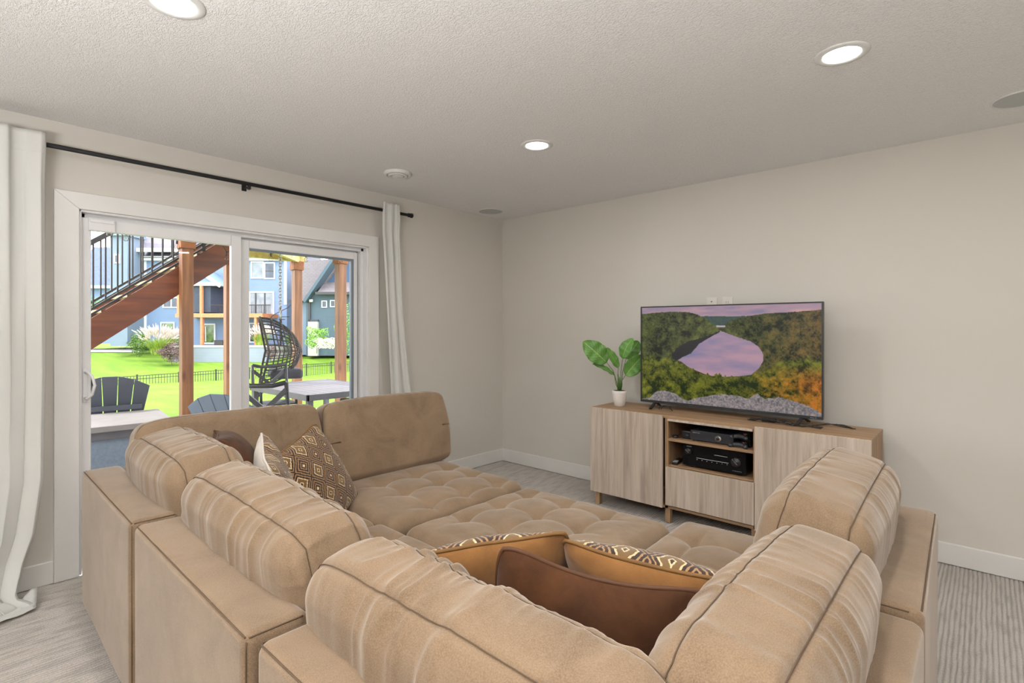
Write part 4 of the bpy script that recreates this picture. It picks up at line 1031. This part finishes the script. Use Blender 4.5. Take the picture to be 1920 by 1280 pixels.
MB().box(X(479), -.08, Z(590), X(481), .0, Z(549)).box(X(496), -.08, Z(590), X(498), .0, Z(549)).build('door_frame', M['darkmetal'], t)
win(t, X(470), Z(640), X(498), Z(607), 0, 'pane', (X(497),))
win(t, X(383), Z(642), X(402), Z(609), 0, 'pane_green', (), (), .12, 'garden_door')
MB().box(X(386), -.10, Z(640), X(387.5), -.02, Z(612)).build('door_stile', M['housetrim'], t)
# screened porch
MB().box(X(373), -2.4, Z(587), X(425), -.02, Z(541)).build('porch_screen', M['screen'], t)
MB().prism([(X(366), Z(540)), (X(405), Z(511)), (X(444), Z(540))], 'y', -2.6, -.0).build('porch_gable', M['blue'], t)
MB().bar((X(364), -2.7, Z(541)), (X(405), -2.7, Z(511)), .1, .25, (0, 0, 1)).bar((X(405), -2.7, Z(511)), (X(446), -2.7, Z(541)), .1, .25, (0, 0, 1)).box(X(366), -2.7, Z(540), X(444), -2.55, Z(534)).build('gable_trim', M['housetrim'], t)
MB().box(X(368), -2.8, Z(596), X(521), -.0, Z(589)).build('deck_beam', M['cedar'], t)
for px in (372, 412): MB().box(X(px)-.09, -2.75, Z(589), X(px)+.09, -2.5, Z(540)).build('porch_post', M['cedar'], t)
for px in (413, 508): MB().box(X(px)-.09, -2.75, zb0, X(px)+.09, -2.5, Z(596)).build('porch_post', M['cedar'], t)
MB().box(X(430), -2.75, Z(575), X(535), -2.7, Z(573.5)).build('balcony_rail', M['rail'], t)
bb = None
for i in range(32):
    x = X(445)+.135*i
    if x > X(534): break
    if bb is None: bb = MB().box(-.015, -2.74, Z(589), .015, -2.71, Z(574)).build('balcony_picket', M['rail'], t); bb.location = (x, 0, 0)
    else: inst(bb, (x, 0, 0), t)
# spiral stair
MB().box(X(545)-.06, -2.0, zb0, X(545)+.06, -1.88, Z(575)).build('stair_column', M['rail'], t)
for i in range(11):
    a = i*.6; z = Z(642)+i*(Z(590)-Z(642))/11
    MB().bar((X(545), -1.94, z), (X(545)+.75*math.cos(a), -1.94+.75*math.sin(a), z), .28, .05).build('spiral_tread', M['rail'], t)
MB().tube([(X(545)+.75*math.cos(i*.2), -1.94+.75*math.sin(i*.2), Z(630)+i*(Z(572)-Z(630))/33) for i in range(34)], .03, 6).build('spiral_rail', M['rail'], t, True)
# left house
F1 = 49.
t = hframe('slate_roof_house', 'house with tall slate shingle roof behind the stair railing at left', 0, F1)
X = lambda px: xu(px, F1); Z = lambda py: zz(py, F1)
MB().box(X(120), 0, zb0, X(262), 7, Z(538)).build('wall', M['blue'], t)
MB().prism([(-.5, Z(538)), (3.6, Z(452)), (7.6, Z(538))], 'x', X(118), X(262)).build('roof', M['roof_blue'], t)
MB().box(X(118), -.6, Z(541), X(262), -.4, Z(536)).build('gutter', M['housetrim'], t)
win(t, X(190), Z(600), X(215), Z(570), 0, 'pane'); win(t, X(225), Z(640), X(243), Z(618), 0, 'pane')
MB().bar((X(247), -.3, Z(612)), (X(262), -.3, Z(634)), .1, .25).build('brace_trim', M['housetrim'], t)
# right grey house
F2 = 42.
t = hframe('slate_gable_house', 'slate blue house with steep pale shingled gable roof at right outside', 0, F2)
X = lambda px: xu(px, F2); Z = lambda py: zz(py, F2)
MB().box(X(574), 0, -.9, X(700), 8, Z(552)).build('wall', M['bluegrey'], t)
MB().prism([(X(574), Z(565)), (X(626), Z(488)), (X(690), Z(395)), (X(700), Z(395)), (X(700), Z(552)), (X(590), Z(552))], 'y', 1.0, 7).build('gable_wall', M['deepblue'], t)
MB().prism([(X(541), Z(563)), (X(548), Z(490)), (X(630), Z(482)), (X(640), Z(482)), (X(578), Z(563))], 'y', .6, 6).build('roof', M['roof_pale'], t)
MB().bar((X(576), -.1, Z(566)), (X(628), -.1, Z(489)), 1.2, .22).bar((X(628), -.1, Z(489)), (X(690), -.1, Z(396)), 1.2, .22).build('rake_board', M['bluegrey'], t)
MB().prism([(-.6, Z(549)), (3.2, Z(497)), (3.2, Z(549))], 'x', X(600), X(700)).build('lower_roof', M['roof_pale'], t)
MB().box(X(598), -.8, Z(553), X(700), -.4, Z(548)).build('gutter', M['darkmetal'], t)
MB().box(X(541), 1.2, -.9, X(574), 6, Z(563)).build('garage_wall', M['pale'], t)
MB().box(X(530), 1.0, Z(565), X(576), 1.3, Z(561)).build('gutter', M['darkmetal'], t)
MB().box(X(579), -.15, Z(603), X(583), 0, Z(562)).box(X(579), -.15, Z(603), X(598), 0, Z(599)).build('downpipe', M['darkmetal'], t)
MB().box(X(580), -.3, -.9, X(598), 0, Z(603)).build('foundation_panel', M['concrete'], t)
win(t, X(605), Z(575), X(612), Z(565), 0, 'pane', fr=.07); win(t, X(621), Z(574), X(628), Z(564), 0, 'pane', fr=.07)
MB().tube([(X(583), -.3, Z(564)), (X(589), -.3, Z(564))], .12, 10).build('flood_light', M['housetrim'], t, True)
# distant roof
F3 = 80.
t = hframe('distant_house', 'small distant gable roof between the blue house and the post', 0, F3); X = lambda px: xu(px, F3); Z = lambda py: zz(py, F3)
MB().prism([(X(534), Z(545)), (X(538), Z(522)), (X(546), Z(527)), (X(536), Z(540))], 'y', 0, 6).build('roof', M['roof_blue'], t)
MB().box(X(530), .2, -1, X(560), 6, Z(540)).build('wall', M['pale'], t)

# retaining wall with terrace
F4 = 40.
t = hframe('retaining_wall', 'long pale blue-grey block retaining wall across the garden', 0, F4); X = lambda px: xu(px, F4); Z = lambda py: zz(py, F4)
MB().box(X(322), 0, -2.2, X(502), .4, Z(651)).build('wall_face', M['block'], t)
MB().box(X(320), -.06, Z(651), X(503), .5, Z(648)).build('coping', M['housetrim'], t)
MB().box(X(322), .4, -2.0, X(502), 5.2, Z(650)).build('terrace_slab', M['concrete'], t)
# planter by the porch door
t = thing('patio_planter', 'dark square planter on the terrace by the garden door of blue house', 'planter', tuple(VR*xu(412, 41.5)+VF*41.5+Vector((0, 0, -.115))), YAW)
MB().box(-.33, -.2, 0, .33, .2, .42).box(-.36, -.23, .42, .36, .23, .48).build('planter_box', M['darkmetal'], t)
# far driveway strip
F5 = 48.
p = VR*xu(200, F5)+VF*F5
st('driveway', MB().add([tuple(VR*xu(90, 46)+VF*46+Vector((0, 0, -.80))), tuple(VR*xu(262, 46)+VF*46+Vector((0, 0, -.80))), tuple(VR*xu(262, 51)+VF*51+Vector((0, 0, -.70))), tuple(VR*xu(90, 51)+VF*51+Vector((0, 0, -.70)))], [(0, 1, 2, 3)]), M['concrete'])
t = hframe('barrel_smoker', 'small white banded barrel grill standing before the slate roof house', xu(233, 47.5), 47.5, 'grill'); zt0 = zz(650, 47.5)
MB().lathe([(.30, .25), (.36, .35), (.38, .8), (.38, 1.3), (.30, 1.5), (.1, 1.6)], (0, 0, zt0), 20).build('barrel', M['housetrim'], t, True)
MB().lathe([(.39, .88), (.39, .98)], (0, 0, zt0), 20, False).build('band', M['darkmetal'], t)
for a in (0, 2.1, 4.2): MB().tube([(.25*math.cos(a), .25*math.sin(a), zt0+.3), (.38*math.cos(a), .38*math.sin(a), zt0)], .04, 6).build('leg', M['housetrim'], t)

# planting
def blades(u, f, z0, n, h, spread, mat, name, lean=.5, w=.012, seed=0, plume=False, parent=None):
    r_ = np.random.default_rng(seed); mb = MB(); b = VR*u+VF*f
    for i in range(n):
        a = r_.uniform(0, 2*PI); l = r_.uniform(.15, 1)*lean; hh = h*r_.uniform(.7, 1.1); rr = spread*r_.uniform(0, .35)
        base = Vector((b.x+rr*math.cos(a), b.y+rr*math.sin(a), z0)); d_ = Vector((math.cos(a), math.sin(a), 0)); sd = Vector((-math.sin(a), math.cos(a), 0))*w
        pts = [base+d_*(l*hh*t_**2)+Vector((0, 0, hh*(t_-.35*l*t_**3))) for t_ in (0, .35, .7, 1)]
        if plume:
            tp = pts[-1]; q = pts[-2]; dd = (tp-q).normalized(); pl = [tp-dd*.12*hh, tp-dd*.03, tp+dd*.13*hh]; 
            mb.tube([tuple(x) for x in pl], [w*.4, w*1.5, w*.3], 4)
        else:
            vs = []; 
            for k_, p_ in enumerate(pts): s_ = 1-.3*k_; vs += [p_-sd*max(s_, .08), p_+sd*max(s_, .08)]
            mb.add(vs, [(2*k_, 2*k_+1, 2*k_+3, 2*k_+2) for k_ in range(3)])
    o = mb.build(name, M[mat], parent); return o
def foliage(u, f, z0, rx, ry, rz_, n, leafsize, mat, seed, parent, name='foliage'):
    r_ = np.random.default_rng(seed); mb = MB(); b = VR*u+VF*f; vs = []; fs = []
    for i in range(n):
        d_ = r_.normal(size=3); d_ /= np.linalg.norm(d_); rr = r_.uniform(.35, 1)**.5*(1+.3*math.sin(4*d_[0]+seed)*math.cos(3*d_[1])+.15*math.sin(7*d_[2]+seed))
        c = VR*(d_[0]*rx*rr)+VF*(d_[1]*ry*rr)+Vector((b.x, b.y, z0+rz_+d_[2]*rz_*rr))
        a1 = Vector(r_.normal(size=3)).normalized()*leafsize*r_.uniform(.6, 1.3); a2 = a1.cross(Vector(r_.normal(size=3))).normalized()*leafsize*.5
        k_ = len(vs); vs += [c-a1, c+a2, c+a1, c-a2]; fs.append((k_, k_+1, k_+2, k_+3))
    o = mb.add(vs, fs).build(name, M[mat], parent); o['kind'] = 'stuff'; return o
def ornamental(label, px, f, py, h, n, seed, wd=1.):
    t = thing('ornamental_grass', label, 'plant'); u = xu(px, f); z0 = zz(py, f)
    blades(u, f, z0, n, h*.72, wd, 'blade', 'blades', 1.0, .022, seed, False, t)['kind'] = 'stuff'
    blades(u, f, z0, int(n*.22), h, wd, 'plume', 'plumes', .55, .035, seed+1, True, t)['kind'] = 'stuff'
ornamental('tall ornamental grass with white plumes left of the near deck post', 300, 38.5, 664, 1.9, 700, 11, 1.6)
ornamental('ornamental grass with white plumes at the right end of the retaining wall', 491, 41, 648, 1.45, 500, 13, 1.3)
ornamental('smaller white plumed ornamental grass in front of the blue house window', 322, 41.2, 648, 1.3, 300, 15, .8)
def shrub(label, px, f, py, rx, rz_, n, ls, mat, seed):
    t = thing('garden_shrub', label, 'shrub'); foliage(xu(px, f), f, zz(py, f), rx, rx*.8, rz_, n, ls, mat, seed, t)
    c = VR*xu(px, f)+VF*f; MB().tube([(c.x, c.y, zz(py, f)-.3), (c.x, c.y, zz(py, f)+rz_)], .03, 6).build('stem', M['stem'], t)
shrub('dark burgundy shrub at the foot of the retaining wall', 322, 38.2, 676, .85, .62, 1500, .07, 'burgundy', 1)
shrub('leafy green shrub beside the plumed grass, left side', 262, 40.5, 662, .8, .75, 1300, .08, 'shrub', 2)
shrub('low shrub at the right end of the retaining wall', 508, 39.5, 672, .45, .5, 700, .06, 'burgundy', 3)
shrub('tall leafy bush in front of the slate gable house', 594, 38.5, 655, .75, .85, 1400, .07, 'greenery', 4)
shrub('low flowering bush between the two right deck posts', 612, 37.5, 655, .7, .45, 1000, .06, 'cream', 5)
shrub('small bush beside the spiral stairs of the blue house', 542, 43, 646, .35, .45, 500, .06, 'greenery', 6)
shrub('yellow green bush visible right of the right-hand deck post', 650, 38, 655, .8, 1.4, 1300, .07, 'greenery', 7)
shrub('round green bush by the slate roof house behind the railing', 178, 46, 600, .8, .9, 900, .09, 'greenery', 8)
shrub('low dark bush right of the tallest plumed grass', 338, 41.3, 647, .4, .35, 500, .06, 'shrub', 9)
